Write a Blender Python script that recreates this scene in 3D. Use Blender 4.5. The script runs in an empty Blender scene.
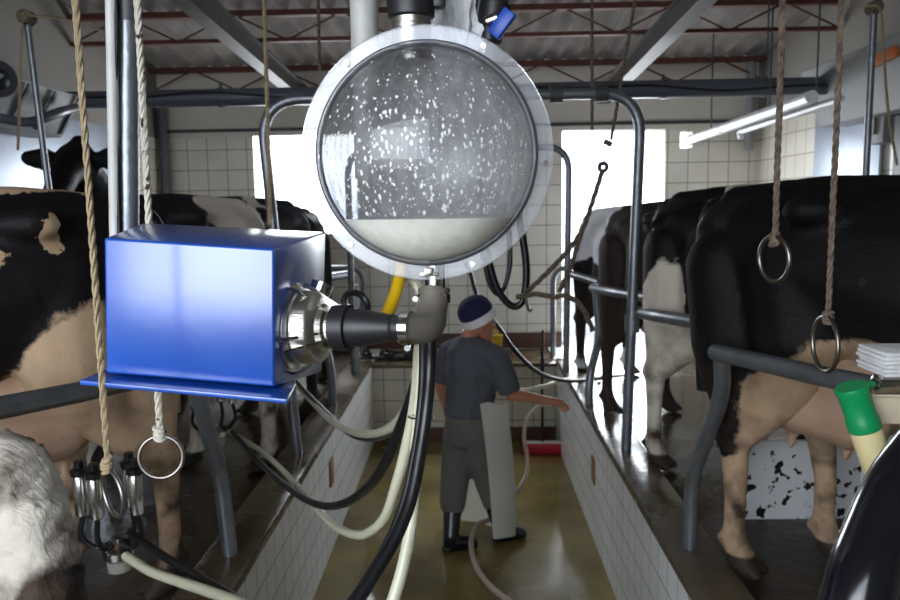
import bpy, bmesh, math, random
from mathutils import Vector, Matrix, noise
random.seed(7)
S = bpy.context.scene
COL = S.collection
R = math.radians

# ------------------------------------------------------------------ camera, light, exposure
CAM = Vector((0, 0, 2.2)); FPX = 760.0
YAW, PIT, ROLL = R(1.36), R(7.0), R(0.9)
FW = Vector((-math.sin(YAW)*math.cos(PIT), math.cos(YAW)*math.cos(PIT), -math.sin(PIT)))
_r = FW.cross(Vector((0, 0, 1))).normalized(); _u = _r.cross(FW)
RT = _r*math.cos(ROLL) - _u*math.sin(ROLL)
UP = _u*math.cos(ROLL) + _r*math.sin(ROLL)
cd = bpy.data.cameras.new('camera'); cam = bpy.data.objects.new('camera', cd); COL.objects.link(cam)
cd.sensor_width = 36; cd.lens = FPX/900*36; cd.clip_start = 0.05; cd.clip_end = 200
m = Matrix.Identity(4)
for i, v in enumerate((RT, UP, -FW)):
    for k in range(3): m[k][i] = v[k]
m.translation = CAM; cam.matrix_world = m; S.camera = cam
cd.dof.use_dof = True; cd.dof.focus_distance = 1.25; cd.dof.aperture_fstop = 8

w = bpy.data.worlds.new('overcast_sky'); S.world = w; w.use_nodes = True
bg = w.node_tree.nodes['Background']; bg.inputs[0].default_value = (0.80, 0.88, 1.0, 1); bg.inputs[1].default_value = 5.0
def area(name, loc, aim, sx, sy, power, col=(1, 1, 1)):
    d = bpy.data.lights.new(name, 'AREA'); d.shape = 'RECTANGLE'; d.size = sx; d.size_y = sy; d.energy = power; d.color = col
    o = bpy.data.objects.new(name, d); COL.objects.link(o); o.location = loc
    o.rotation_euler = (Vector(aim)-Vector(loc)).to_track_quat('-Z', 'Y').to_euler(); return o
area('doorway_daylight_east', (1.46, 7.95, 1.9), (1.2, 4, 1.0), 1.0, 2.1, 60, (0.9, 0.95, 1))
area('window_daylight_west', (-1.62, 7.95, 2.45), (-1.4, 4, 1.4), 1.0, 0.95, 40, (0.9, 0.95, 1))
area('rear_opening_fill', (-1.5, -0.96, 2.45), (-0.3, 2, 1.9), 2.4, 1.6, 9, (0.93, 0.96, 1)).data.spread = R(75)  # added lamp at the unseen rear opening, brightens jar, box and ropes
vs = S.view_settings
vs.view_transform = 'Standard'; vs.look = 'None'; vs.exposure = 0.25; vs.gamma = 1.0; vs.use_curve_mapping = False

# ------------------------------------------------------------------ helpers
def ray(x, y): return FW + RT*((x-450)/FPX) + UP*((300-y)/FPX)
def PY(x, y, Y): d = ray(x, y); return CAM + d*(Y/d.y)
def PZ(x, y, Z): d = ray(x, y); return CAM + d*((Z-2.2)/d.z)

def lin(c): return tuple((v/12.92 if v <= .04045 else ((v+.055)/1.055)**2.4) for v in c)
def rgb(r, g, b): return lin((r/255, g/255, b/255)) + (1,)

def mat(name, col, rough=.5, metal=0, bump=0, bscale=30, var=0, vscale=4, dark=None, spec=.5, stretch=None, coat=0, thr=(.35, .7)):
    mt = bpy.data.materials.new(name); mt.use_nodes = True
    n, l = mt.node_tree.nodes, mt.node_tree.links
    p = n['Principled BSDF']; p.inputs['Base Color'].default_value = col
    p.inputs['Roughness'].default_value = rough; p.inputs['Metallic'].default_value = metal
    p.inputs['Specular IOR Level'].default_value = spec; p.inputs['Coat Weight'].default_value = coat; p.inputs['Coat Roughness'].default_value = .12
    tc = n.new('ShaderNodeTexCoord'); src = tc.outputs['Object']
    if stretch:
        mp = n.new('ShaderNodeMapping'); mp.inputs['Scale'].default_value = stretch; l.new(src, mp.inputs[0]); src = mp.outputs[0]
    if var:
        nz = n.new('ShaderNodeTexNoise'); nz.inputs['Scale'].default_value = vscale; nz.inputs['Detail'].default_value = 5
        l.new(src, nz.inputs['Vector'])
        rp = n.new('ShaderNodeMapRange'); rp.inputs[1].default_value = thr[0]; rp.inputs[2].default_value = thr[1]; l.new(nz.outputs['Fac'], rp.inputs[0])
        mx = n.new('ShaderNodeMix'); mx.data_type = 'RGBA'
        mu = n.new('ShaderNodeMath'); mu.operation = 'MULTIPLY'; mu.inputs[1].default_value = var; l.new(rp.outputs[0], mu.inputs[0])
        l.new(mu.outputs[0], mx.inputs[0]); mx.inputs[6].default_value = col
        mx.inputs[7].default_value = dark or tuple(c*.5 for c in col[:3])+(1,)
        l.new(mx.outputs[2], p.inputs['Base Color'])
    if bump:
        nb = n.new('ShaderNodeTexNoise'); nb.inputs['Scale'].default_value = bscale; nb.inputs['Detail'].default_value = 4
        l.new(src, nb.inputs['Vector'])
        b = n.new('ShaderNodeBump'); b.inputs['Strength'].default_value = bump; b.inputs['Distance'].default_value = .02
        l.new(nb.outputs['Fac'], b.inputs['Height']); l.new(b.outputs[0], p.inputs['Normal'])
    return mt

def tile_mat(name, tile, grout, size, axes, zline=None, plaster=None, rough=.25, dirt=.25, dirtcol=(.12, .09, .05, 1)):
    """square glazed tiles; axes picks which object axes carry the grid; plaster above zline"""
    mt = mat(name, tile, rough); n, l = mt.node_tree.nodes, mt.node_tree.links; p = n['Principled BSDF']
    tc = n.new('ShaderNodeTexCoord'); sp = n.new('ShaderNodeSeparateXYZ'); l.new(tc.outputs['Object'], sp.inputs[0])
    cb = n.new('ShaderNodeCombineXYZ'); l.new(sp.outputs[axes[0]], cb.inputs[0]); l.new(sp.outputs[axes[1]], cb.inputs[1])
    br = n.new('ShaderNodeTexBrick'); br.offset = 0; br.squash = 1
    br.inputs['Color1'].default_value = tile; br.inputs['Color2'].default_value = tuple(c*.93 for c in tile[:3])+(1,)
    br.inputs['Mortar'].default_value = grout; br.inputs['Scale'].default_value = 1
    br.inputs['Mortar Size'].default_value = size*.022; br.inputs['Brick Width'].default_value = size; br.inputs['Row Height'].default_value = size
    l.new(cb.outputs[0], br.inputs['Vector'])
    nz = n.new('ShaderNodeTexNoise'); nz.inputs['Scale'].default_value = 2.5; nz.inputs['Detail'].default_value = 6; l.new(tc.outputs['Object'], nz.inputs['Vector'])
    rp = n.new('ShaderNodeMapRange'); rp.inputs[1].default_value = .45; rp.inputs[2].default_value = .8; rp.inputs[4].default_value = dirt; l.new(nz.outputs['Fac'], rp.inputs[0])
    mx = n.new('ShaderNodeMix'); mx.data_type = 'RGBA'; l.new(rp.outputs[0], mx.inputs[0]); l.new(br.outputs['Color'], mx.inputs[6]); mx.inputs[7].default_value = dirtcol
    out = mx.outputs[2]
    if zline is not None:
        st = n.new('ShaderNodeMath'); st.operation = 'GREATER_THAN'; st.inputs[1].default_value = zline; l.new(sp.outputs[2], st.inputs[0])
        m2 = n.new('ShaderNodeMix'); m2.data_type = 'RGBA'; l.new(st.outputs[0], m2.inputs[0]); l.new(out, m2.inputs[6]); m2.inputs[7].default_value = plaster
        out = m2.outputs[2]
        rr = n.new('ShaderNodeMapRange'); rr.inputs[3].default_value = rough; rr.inputs[4].default_value = .8; l.new(st.outputs[0], rr.inputs[0]); l.new(rr.outputs[0], p.inputs['Roughness'])
    l.new(out, p.inputs['Base Color'])
    b = n.new('ShaderNodeBump'); b.inputs['Strength'].default_value = .4; b.inputs['Distance'].default_value = .004; b.invert = True
    l.new(br.outputs['Fac'], b.inputs['Height']); l.new(b.outputs[0], p.inputs['Normal'])
    return mt

def wet_mat(name, c1, c2, scale=2.0, wet=.5, bump=.25):
    """concrete with standing water: noise decides between a mirror-smooth puddle and rough slurry"""
    mt = mat(name, c1, .4); n, l = mt.node_tree.nodes, mt.node_tree.links; p = n['Principled BSDF']
    tc = n.new('ShaderNodeTexCoord')
    a = n.new('ShaderNodeTexNoise'); a.inputs['Scale'].default_value = scale; a.inputs['Detail'].default_value = 6; a.inputs['Roughness'].default_value = .6; l.new(tc.outputs['Object'], a.inputs['Vector'])
    b_ = n.new('ShaderNodeTexNoise'); b_.inputs['Scale'].default_value = scale*.45; b_.inputs['Detail'].default_value = 3; l.new(tc.outputs['Object'], b_.inputs['Vector'])
    mx = n.new('ShaderNodeMix'); mx.data_type = 'RGBA'; mx.inputs[6].default_value = c1; mx.inputs[7].default_value = c2
    rp = n.new('ShaderNodeMapRange'); rp.inputs[1].default_value = .35; rp.inputs[2].default_value = .65; l.new(a.outputs['Fac'], rp.inputs[0]); l.new(rp.outputs[0], mx.inputs[0])
    l.new(mx.outputs[2], p.inputs['Base Color'])
    rr = n.new('ShaderNodeMapRange'); rr.inputs[1].default_value = wet-.12; rr.inputs[2].default_value = wet+.12; rr.inputs[3].default_value = .06; rr.inputs[4].default_value = .46
    l.new(b_.outputs['Fac'], rr.inputs[0]); l.new(rr.outputs[0], p.inputs['Roughness'])
    bp = n.new('ShaderNodeBump'); bp.inputs['Distance'].default_value = .012
    nb = n.new('ShaderNodeTexNoise'); nb.inputs['Scale'].default_value = 14; nb.inputs['Detail'].default_value = 5; l.new(tc.outputs['Object'], nb.inputs['Vector'])
    bs = n.new('ShaderNodeMapRange'); bs.inputs[1].default_value = wet-.12; bs.inputs[2].default_value = wet+.12; bs.inputs[3].default_value = bump*.15; bs.inputs[4].default_value = bump
    l.new(b_.outputs['Fac'], bs.inputs[0]); l.new(bs.outputs[0], bp.inputs['Strength']); l.new(nb.outputs['Fac'], bp.inputs['Height']); l.new(bp.outputs[0], p.inputs['Normal'])
    return mt

def clear_mat(name, tint, opaque=0., body=(.8, .8, .8, 1), rough=.03, ior=1.45, trans=0., streak=0):
    """thin clear sheet: transparent body + fresnel gloss, optionally a whitish film (diffuse / translucent)"""
    mt = bpy.data.materials.new(name); mt.use_nodes = True; n, l = mt.node_tree.nodes, mt.node_tree.links; n.clear()
    out = n.new('ShaderNodeOutputMaterial'); tr = n.new('ShaderNodeBsdfTransparent'); tr.inputs[0].default_value = tint
    df = n.new('ShaderNodeBsdfDiffuse'); df.inputs[0].default_value = body
    tl = n.new('ShaderNodeBsdfTranslucent'); tl.inputs[0].default_value = body
    md = n.new('ShaderNodeMixShader'); md.inputs[0].default_value = trans; l.new(df.outputs[0], md.inputs[1]); l.new(tl.outputs[0], md.inputs[2])
    mb = n.new('ShaderNodeMixShader'); mb.inputs[0].default_value = opaque; l.new(tr.outputs[0], mb.inputs[1]); l.new(md.outputs[0], mb.inputs[2])
    if streak:
        tc = n.new('ShaderNodeTexCoord'); mp = n.new('ShaderNodeMapping'); mp.inputs['Scale'].default_value = (70, 70, 9); l.new(tc.outputs['Object'], mp.inputs[0])
        nz = n.new('ShaderNodeTexNoise'); nz.inputs['Scale'].default_value = 1; nz.inputs['Detail'].default_value = 4; l.new(mp.outputs[0], nz.inputs['Vector'])
        mr = n.new('ShaderNodeMapRange'); mr.inputs[1].default_value = .4; mr.inputs[2].default_value = .75; mr.inputs[3].default_value = opaque; mr.inputs[4].default_value = min(1, opaque+streak)
        l.new(nz.outputs['Fac'], mr.inputs[0]); l.new(mr.outputs[0], mb.inputs[0])
    gl = n.new('ShaderNodeBsdfGlossy'); gl.inputs['Roughness'].default_value = rough
    f0 = ((ior-1)/(ior+1))**2*1.6
    lw = n.new('ShaderNodeLayerWeight'); lw.inputs[0].default_value = .5
    pw = n.new('ShaderNodeMath'); pw.operation = 'POWER'; pw.inputs[1].default_value = 5; l.new(lw.outputs['Facing'], pw.inputs[0])
    fr = n.new('ShaderNodeMapRange'); fr.inputs[3].default_value = f0; l.new(pw.outputs[0], fr.inputs[0])
    mg = n.new('ShaderNodeMixShader'); l.new(fr.outputs[0], mg.inputs[0]); l.new(mb.outputs[0], mg.inputs[1]); l.new(gl.outputs[0], mg.inputs[2])
    l.new(mg.outputs[0], out.inputs[0]); return mt

def tag(o, label=None, cat=None, group=None, kind=None):
    if label: o['label'] = label
    if cat: o['category'] = cat
    if group: o['group'] = group
    if kind: o['kind'] = kind
    return o
def wloc(o):
    v = Vector((0, 0, 0))
    while o: v += o.location; o = o.parent
    return v
def obj(name, bm, material, parent=None, local=False, smooth=40, origin=None):
    me = bpy.data.meshes.new(name)
    bmesh.ops.recalc_face_normals(bm, faces=bm.faces)
    if not local:
        if parent: off = wloc(parent)
        elif origin is not None: off = Vector(origin)
        else:
            vs_ = [v.co for v in bm.verts]
            off = Vector(((min(v.x for v in vs_)+max(v.x for v in vs_))/2, (min(v.y for v in vs_)+max(v.y for v in vs_))/2, min(v.z for v in vs_)))
        bmesh.ops.translate(bm, verts=bm.verts, vec=-off)
    bm.to_mesh(me); bm.free()
    if smooth:
        me.shade_smooth(); me.set_sharp_from_angle(angle=R(smooth))
    o = bpy.data.objects.new(name, me); COL.objects.link(o)
    if parent: o.parent = parent
    elif not local: o.location = off
    if material: me.materials.append(material)
    return o
def thing(name, label, cat, loc=(0, 0, 0), group=None):
    o = bpy.data.objects.new(name, None); COL.objects.link(o); o.location = loc; o.empty_display_size = .1
    return tag(o, label, cat, group)
def NB(): return bmesh.new()
def box(bm, c, s, bev=0, rot=None):
    mtx = Matrix.Translation(Vector(c)) @ (rot.to_4x4() if rot else Matrix.Identity(4)) @ Matrix.Diagonal((s[0], s[1], s[2], 1))
    g = bmesh.ops.create_cube(bm, size=1, matrix=mtx)
    if bev:
        es = list({e for v in g['verts'] for e in v.link_edges})
        bmesh.ops.bevel(bm, geom=es, offset=bev, segments=2, affect='EDGES', profile=.5)
    return bm
def bar(bm, p0, p1, wd, ht, bev=0):
    p0, p1 = Vector(p0), Vector(p1); d = p1-p0
    return box(bm, (p0+p1)/2, (wd, d.length, ht), bev, d.to_track_quat('Y', 'Z').to_matrix())
def hexa(bm, pts, bev=0):
    """8 corners: 0-3 bottom ring, 4-7 top ring"""
    v = [bm.verts.new(p) for p in pts]
    fs = [(0, 3, 2, 1), (4, 5, 6, 7), (0, 1, 5, 4), (1, 2, 6, 5), (2, 3, 7, 6), (3, 0, 4, 7)]
    for f in fs: bm.faces.new([v[i] for i in f])
    if bev: bmesh.ops.bevel(bm, geom=list({e for x in v for e in x.link_edges}), offset=bev, segments=3, affect='EDGES', profile=.5)
    return bm
def spline(pts, n=8):
    pts = [Vector(p) for p in pts]
    if len(pts) < 3: return [pts[0].lerp(pts[1], i/n) for i in range(n+1)]
    q = [2*pts[0]-pts[1]] + pts + [2*pts[-1]-pts[-2]]; out = []
    for i in range(1, len(q)-2):
        a, b, c, d = q[i-1], q[i], q[i+1], q[i+2]
        for k in range(n):
            t = k/n
            out.append(.5*((2*b)+(c-a)*t+(2*a-5*b+4*c-d)*t*t+(3*b-a-3*c+d)*t**3))
    out.append(pts[-1]); return out
def frames(pts, closed=False):
    T = []
    N = len(pts)
    for i in range(N):
        a = pts[(i-1) % N] if (closed or i) else pts[0]; b = pts[(i+1) % N] if (closed or i < N-1) else pts[-1]
        T.append((b-a).normalized())
    n = T[0].orthogonal().normalized(); fr = []
    for t in T:
        n = (n - t*n.dot(t)).normalized(); fr.append((n, t.cross(n)))
    return fr
def tube(bm, pts, r, seg=10, closed=False, cap=True):
    fr = frames(pts, closed); rings = []
    N = len(pts)
    for i, (p, (n, b)) in enumerate(zip(pts, fr)):
        rr = r(i/(N-1)) if callable(r) else r
        rings.append([bm.verts.new(p+(n*math.cos(2*math.pi*k/seg)+b*math.sin(2*math.pi*k/seg))*rr) for k in range(seg)])
    for i in range(N if closed else N-1):
        A, B = rings[i], rings[(i+1) % N]
        for k in range(seg): bm.faces.new((A[k], A[(k+1) % seg], B[(k+1) % seg], B[k]))
    if cap and not closed: bm.faces.new(rings[0][::-1]); bm.faces.new(rings[-1])
    return bm
def pipe(bm, pts, r, seg=14, bend=.08, n=6):
    """straight runs with rounded bends"""
    pts = [Vector(p) for p in pts]; out = [pts[0]]
    for i in range(1, len(pts)-1):
        a, b, c = pts[i-1], pts[i], pts[i+1]
        d0 = min(bend, (a-b).length*.49); d1 = min(bend, (c-b).length*.49)
        s, e = b+(a-b).normalized()*d0, b+(c-b).normalized()*d1
        for k in range(n+1):
            t = k/n; out.append(s*(1-t)**2+b*2*t*(1-t)+e*t*t)
    out.append(pts[-1]); return tube(bm, out, r, seg)
def hose(bm, px, r, seg=10, n=8):
    return tube(bm, spline([PY(*p) for p in px], n), r, seg)
def lathe(bm, o, ax, prof, seg=32, close=True):
    """prof: list of (distance along axis, radius)"""
    o, ax = Vector(o), Vector(ax).normalized(); n = ax.orthogonal().normalized(); b = ax.cross(n); rings = []
    for d, r in prof:
        if r < 1e-6: rings.append([bm.verts.new(o+ax*d)])
        else: rings.append([bm.verts.new(o+ax*d+(n*math.cos(2*math.pi*k/seg)+b*math.sin(2*math.pi*k/seg))*r) for k in range(seg)])
    for A, B in zip(rings, rings[1:]):
        for k in range(seg):
            k2 = (k+1) % seg
            if len(A) == 1 and len(B) == 1: break
            if len(A) == 1: bm.faces.new((A[0], B[k2], B[k]))
            elif len(B) == 1: bm.faces.new((A[k], A[k2], B[0]))
            else: bm.faces.new((A[k], A[k2], B[k2], B[k]))
    if close:
        if len(rings[0]) > 1: bm.faces.new(rings[0][::-1])
        if len(rings[-1]) > 1: bm.faces.new(rings[-1])
    return bm
def torus(bm, c, ax, R0, r, seg=40, ms=10, sq=(1, 1)):
    ax = Vector(ax).normalized(); up = Vector((0, 0, 1)); up = (up-ax*up.dot(ax)).normalized(); b = ax.cross(up)
    return tube(bm, [Vector(c)+up*math.cos(2*math.pi*k/seg)*R0*sq[1]+b*math.sin(2*math.pi*k/seg)*R0*sq[0] for k in range(seg)], r, ms, closed=True)
def rope(bm, pts, r, twist=.022, seg=5, n=None):
    L = sum((b-a).length for a, b in zip(pts, pts[1:])); n = n or max(12, int(L/(twist/5)))
    # resample
    out = []; acc = [0]
    for a, b in zip(pts, pts[1:]): acc.append(acc[-1]+(b-a).length)
    j = 0
    for i in range(n+1):
        s = L*i/n
        while j < len(pts)-2 and acc[j+1] < s: j += 1
        t = (s-acc[j])/max(1e-9, acc[j+1]-acc[j]); out.append(pts[j].lerp(pts[j+1], t))
    fr = frames(out)
    for q in range(3):
        st = []
        for i, (p, (a, b)) in enumerate(zip(out, fr)):
            ph = 2*math.pi*(i*L/n/(twist*3) + q/3)
            st.append(p+(a*math.cos(ph)+b*math.sin(ph))*r*.52)
        tube(bm, st, r*.55, seg)
    return bm
def blob(name, chains, vox, smooth=6, post=None):
    """chains of (point, ry, rz) or (point, r): packed ellipsoids fused into one continuous skin"""
    bm = NB()
    for ch in chains:
        step = None
        for (a, b) in zip(ch, ch[1:]) if len(ch) > 1 else [(ch[0], ch[0])]:
            pa, pb = Vector(a[0]), Vector(b[0]); ra = Vector(a[1]) if hasattr(a[1], '__len__') else Vector((a[1],)*3); rb = Vector(b[1]) if hasattr(b[1], '__len__') else Vector((b[1],)*3)
            mn = min(min(ra), min(rb)); k = max(1, int((pb-pa).length/(mn*.3)))
            for i in range(k+1):
                t = i/k; c = pa.lerp(pb, t); rr = ra.lerp(rb, t)
                bmesh.ops.create_icosphere(bm, subdivisions=2, radius=1, matrix=Matrix.Translation(c) @ Matrix.Diagonal((rr.x, rr.y, rr.z, 1)))
    me = bpy.data.meshes.new(name+'_raw'); bm.to_mesh(me); bm.free()
    o = bpy.data.objects.new(name+'_raw', me); COL.objects.link(o)
    md = o.modifiers.new('r', 'REMESH'); md.mode = 'VOXEL'; md.voxel_size = vox
    sm = o.modifiers.new('s', 'SMOOTH'); sm.factor = .5; sm.iterations = smooth
    dg = bpy.context.evaluated_depsgraph_get(); dg.update()
    res = bpy.data.meshes.new_from_object(o.evaluated_get(dg)); res.name = name
    bpy.data.objects.remove(o); bpy.data.meshes.remove(me)
    if post:
        for v in res.vertices: v.co = post(v.co)
    res.shade_smooth()
    return res
def meobj(name, me, material, parent=None):
    o = bpy.data.objects.new(name, me); COL.objects.link(o)
    if parent: o.parent = parent
    if not me.materials: me.materials.append(None)
    o.material_slots[0].link = 'OBJECT'; o.material_slots[0].material = material
    return o
def dup(o, parent=None):
    c = o.copy(); COL.objects.link(c); c.parent = parent
    for ch in [x for x in o.children]: dup(ch, c)
    return c

# ------------------------------------------------------------------ materials
M = {}
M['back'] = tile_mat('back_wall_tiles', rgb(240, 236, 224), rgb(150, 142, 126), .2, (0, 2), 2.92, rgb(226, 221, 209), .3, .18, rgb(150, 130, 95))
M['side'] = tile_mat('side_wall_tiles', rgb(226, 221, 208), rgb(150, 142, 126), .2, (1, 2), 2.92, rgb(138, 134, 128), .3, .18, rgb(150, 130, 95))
M['rear'] = mat('rear_plaster', rgb(190, 186, 176), .8)
M['pit'] = tile_mat('pit_tiles', rgb(240, 242, 244), rgb(140, 138, 132), .15, (1, 2), None, None, .22, .2, rgb(150, 138, 105))
M['pitend'] = tile_mat('pit_end_tiles', rgb(214, 208, 190), rgb(120, 110, 90), .2, (0, 2), None, None, .3, .45, rgb(140, 118, 80))
M['pitfloor'] = wet_mat('wet_pit_floor', rgb(138, 122, 70), rgb(98, 84, 46), 1.6, .54, .2)
M['plat'] = wet_mat('wet_slurry_floor', rgb(72, 60, 46), rgb(46, 38, 30), 2.2, .52, .8)
M['kerb'] = wet_mat('wet_kerb', rgb(104, 90, 68), rgb(70, 60, 46), 3, .5, .3)
M['brown'] = mat('brown_skirting', rgb(96, 62, 44), .5, var=.5)
M['roof'] = mat('fibre_cement_sheet', rgb(116, 111, 106), .85, var=.6, vscale=3, dark=rgb(76, 72, 68), bump=.2, bscale=40)
M['truss'] = mat('rust_red_steel', rgb(104, 56, 44), .7, var=.5, vscale=9, dark=rgb(64, 42, 36))
M['beam'] = mat('grey_painted_beam', rgb(86, 82, 80), .6, var=.4, vscale=6)
M['greypipe'] = mat('grey_plastic_pipe', rgb(86, 90, 100), .38, var=.25, vscale=5)
M['galv'] = mat('galvanised_pipe', rgb(136, 140, 146), .38, .7, bump=.1, bscale=60, var=.5, vscale=12, dark=rgb(92, 96, 102))
M['steel'] = mat('polished_stainless', rgb(205, 203, 198), .16, 1, var=.25, vscale=20, dark=rgb(150, 147, 140))
M['brushed'] = mat('brushed_stainless', rgb(190, 186, 178), .3, 1, bump=.15, bscale=8, stretch=(1, 1, 40))
M['rubber'] = mat('black_rubber', rgb(20, 20, 22), .32, bump=.05)
M['rubberm'] = mat('matt_black_plastic', rgb(26, 26, 28), .45)
M['greyrub'] = mat('grey_rubber', rgb(104, 98, 88), .55, bump=.05, bscale=150, var=.4, vscale=25)
M['milkhose'] = mat('milky_hose', rgb(214, 212, 184), .3, coat=.3)
M['yellow'] = mat('yellow_hose', rgb(236, 190, 16), .35)
M['ycup'] = mat('yellow_cup', rgb(252, 214, 20), .4)
M['blue'] = mat('blue_enamel', rgb(22, 78, 172), .3, bump=.06, bscale=14, var=.5, vscale=5, dark=rgb(17, 60, 138), coat=1)
M['blue'].node_tree.nodes['Principled BSDF'].inputs['Coat IOR'].default_value = 1.58; M['blue'].node_tree.nodes['Principled BSDF'].inputs['Coat Roughness'].default_value = .2
M['bluelever'] = mat('blue_plastic', rgb(20, 70, 170), .4)
M['white'] = mat('white_plastic', rgb(228, 230, 232), .35)
M['bag'] = mat('white_plastic_bag', rgb(240, 241, 244), .4, bump=.3, bscale=40)
M['rope'] = mat('hemp_rope', rgb(158, 140, 110), .9, bump=.3, bscale=200, var=.5, vscale=60)
M['rope_w'] = mat('pale_flecked_rope', rgb(192, 186, 172), .9, var=1, vscale=45, dark=rgb(60, 50, 42), thr=(.60, .63))
M['rope_d'] = mat('dirty_brown_rope', rgb(124, 108, 92), .9, bump=.3, bscale=200, var=.8, vscale=70, dark=rgb(58, 46, 40))
M['ring'] = mat('worn_steel_ring', rgb(140, 132, 126), .35, 1)
M['sheet'] = mat('galvanised_sheet', rgb(176, 184, 196), .42, .6, var=.4, vscale=3, dark=rgb(138, 146, 160))
M['grey'] = mat('grey_hopper_paint', rgb(128, 128, 128), .6, var=.4, vscale=3)
M['dgrey'] = mat('dark_grey_metal', rgb(70, 70, 74), .5, var=.4, vscale=3)
M['skin'] = mat('skin', rgb(176, 118, 88), .5)
M['shirt'] = mat('charcoal_tshirt', rgb(80, 82, 90), .9, bump=.5, bscale=18, var=.4, vscale=6, dark=rgb(56, 58, 64))
M['trouser'] = mat('grey_trousers', rgb(98, 94, 90), .9, bump=.6, bscale=14, var=.4, vscale=5, dark=rgb(74, 71, 68))
M['boot'] = mat('black_rubber_boot', rgb(18, 19, 24), .25)
M['apron'] = mat('white_apron', rgb(222, 222, 212), .45, bump=.3, bscale=9)
M['navy'] = mat('navy_wool', rgb(24, 28, 62), .95, bump=.5, bscale=120)
M['wwool'] = mat('white_wool', rgb(226, 222, 220), .95, bump=.5, bscale=120)
M['udder'] = mat('udder_skin', rgb(188, 158, 132), .6, var=.5, vscale=8, dark=rgb(160, 122, 98), bump=.3, bscale=16)
M['green'] = mat('green_plastic', rgb(16, 146, 84), .35)
M['beige'] = mat('beige_plastic', rgb(206, 192, 164), .45)
M['cream'] = mat('milky_bottle', rgb(226, 210, 158), .35)
M['paper'] = mat('white_card', rgb(222, 222, 222), .8, bump=.3, bscale=60, stretch=(1, 1, 8))
M['orange'] = mat('orange_mark', rgb(205, 110, 50), .6)
M['red'] = mat('red_plastic', rgb(190, 30, 60), .4)
M['milk'] = mat('milk', rgb(250, 246, 228), .25)
pm_ = M['milk'].node_tree.nodes['Principled BSDF']; pm_.inputs['Subsurface Weight'].default_value = .35; pm_.inputs['Subsurface Radius'].default_value = (1, .95, .8); pm_.inputs['Subsurface Scale'].default_value = .04
M['drop'] = mat('milk_drops', rgb(232, 232, 230), .3)
M['pvc'] = mat('white_grey_pipe', rgb(190, 190, 186), .45, var=.5, vscale=14, dark=rgb(150, 150, 146), bump=.1, bscale=60)
M['glass'] = clear_mat('receiver_glass', (.95, .96, .97, 1), .015, (.9, .9, .92, 1), .02, 1.4, .5, streak=.12)
M['film'] = clear_mat('milk_film_glass', (.7, .72, .74, 1), .62, (.50, .50, .51, 1), .2, 1.3, .55, streak=.3)
M['acryl'] = clear_mat('clear_acrylic', (.95, .96, .98, 1), .2, (.9, .92, .96, 1), .12, 1.5, .4)
M['dirtyhose'] = mat('pinkish_water_hose', rgb(170, 150, 140), .4)
M['board'] = mat('dung_splashed_white', rgb(224, 226, 228), .35, var=1, vscale=16, dark=rgb(30, 26, 22), thr=(.585, .6))

# ------------------------------------------------------------------ structure
XL, XR, YB, YF = -3.07, 2.87, 7.7, -1.0
PL, PR, PE, PZT = -.90, .81, 6.95, .75
def struct(name, bm, mt, **k): return tag(obj(name, bm, mt, origin=(0, 0, 0), **k), kind='structure')
b = NB(); box(b, ((PL+PR)/2, (YF+PE)/2, -.05), (PR-PL+.1, PE-YF, .1)); struct('floor', b, M['pitfloor'])
for nm, x0, x1 in (('left', XL, PL-.2), ('right', PR+.2, XR)):
    b = NB(); box(b, ((x0+x1)/2, (YF+YB+4)/2, PZT/2-.05), (x1-x0, YB+4-YF, PZT+.1)); struct('floor_platform_'+nm, b, M['plat'])
b = NB(); box(b, ((PL+PR)/2, (PE+.1+YB)/2, PZT/2-.01), (PR-PL+.4, YB-PE-.1, PZT)); struct('floor_platform_back', b, M['kerb'])
for nm, x0, x1 in (('left', PL-.2, PL), ('right', PR, PR+.2)):
    b = NB(); box(b, ((x0+x1)/2, (YF+YB)/2, .36), (x1-x0, YB-YF, .80)); struct('wall_pit_'+nm, b, M['pit'])
    b = NB(); box(b, ((x0+x1)/2, (YF+PE)/2, .768), (x1-x0+.012, PE-YF, .05), .012); struct('trim_1' if nm == 'left' else 'trim_2', b, M['kerb'])
b = NB(); box(b, ((PL+PR)/2, PE+.05, .36), (PR-PL, .1, .72)); struct('wall_pit_end', b, M['pitend'])
b = NB(); box(b, ((PL+PR)/2, PE-.006, .07), (PR-PL, .02, .14)); struct('baseboard_pit_end', b, M['brown'])
b = NB(); box(b, ((PL+PR)/2, PE+.06, .735), (PR-PL, .2, .035), .008); struct('trim_3', b, M['kerb'])
ZR = lambda y: 3.54 + .1*(YB-y)
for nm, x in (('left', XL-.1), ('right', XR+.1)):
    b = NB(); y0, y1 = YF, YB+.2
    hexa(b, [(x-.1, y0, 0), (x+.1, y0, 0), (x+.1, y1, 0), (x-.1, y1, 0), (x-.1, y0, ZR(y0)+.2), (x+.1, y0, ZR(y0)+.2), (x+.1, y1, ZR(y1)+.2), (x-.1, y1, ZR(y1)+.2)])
    struct('wall_'+nm, b, M['side'])
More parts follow.
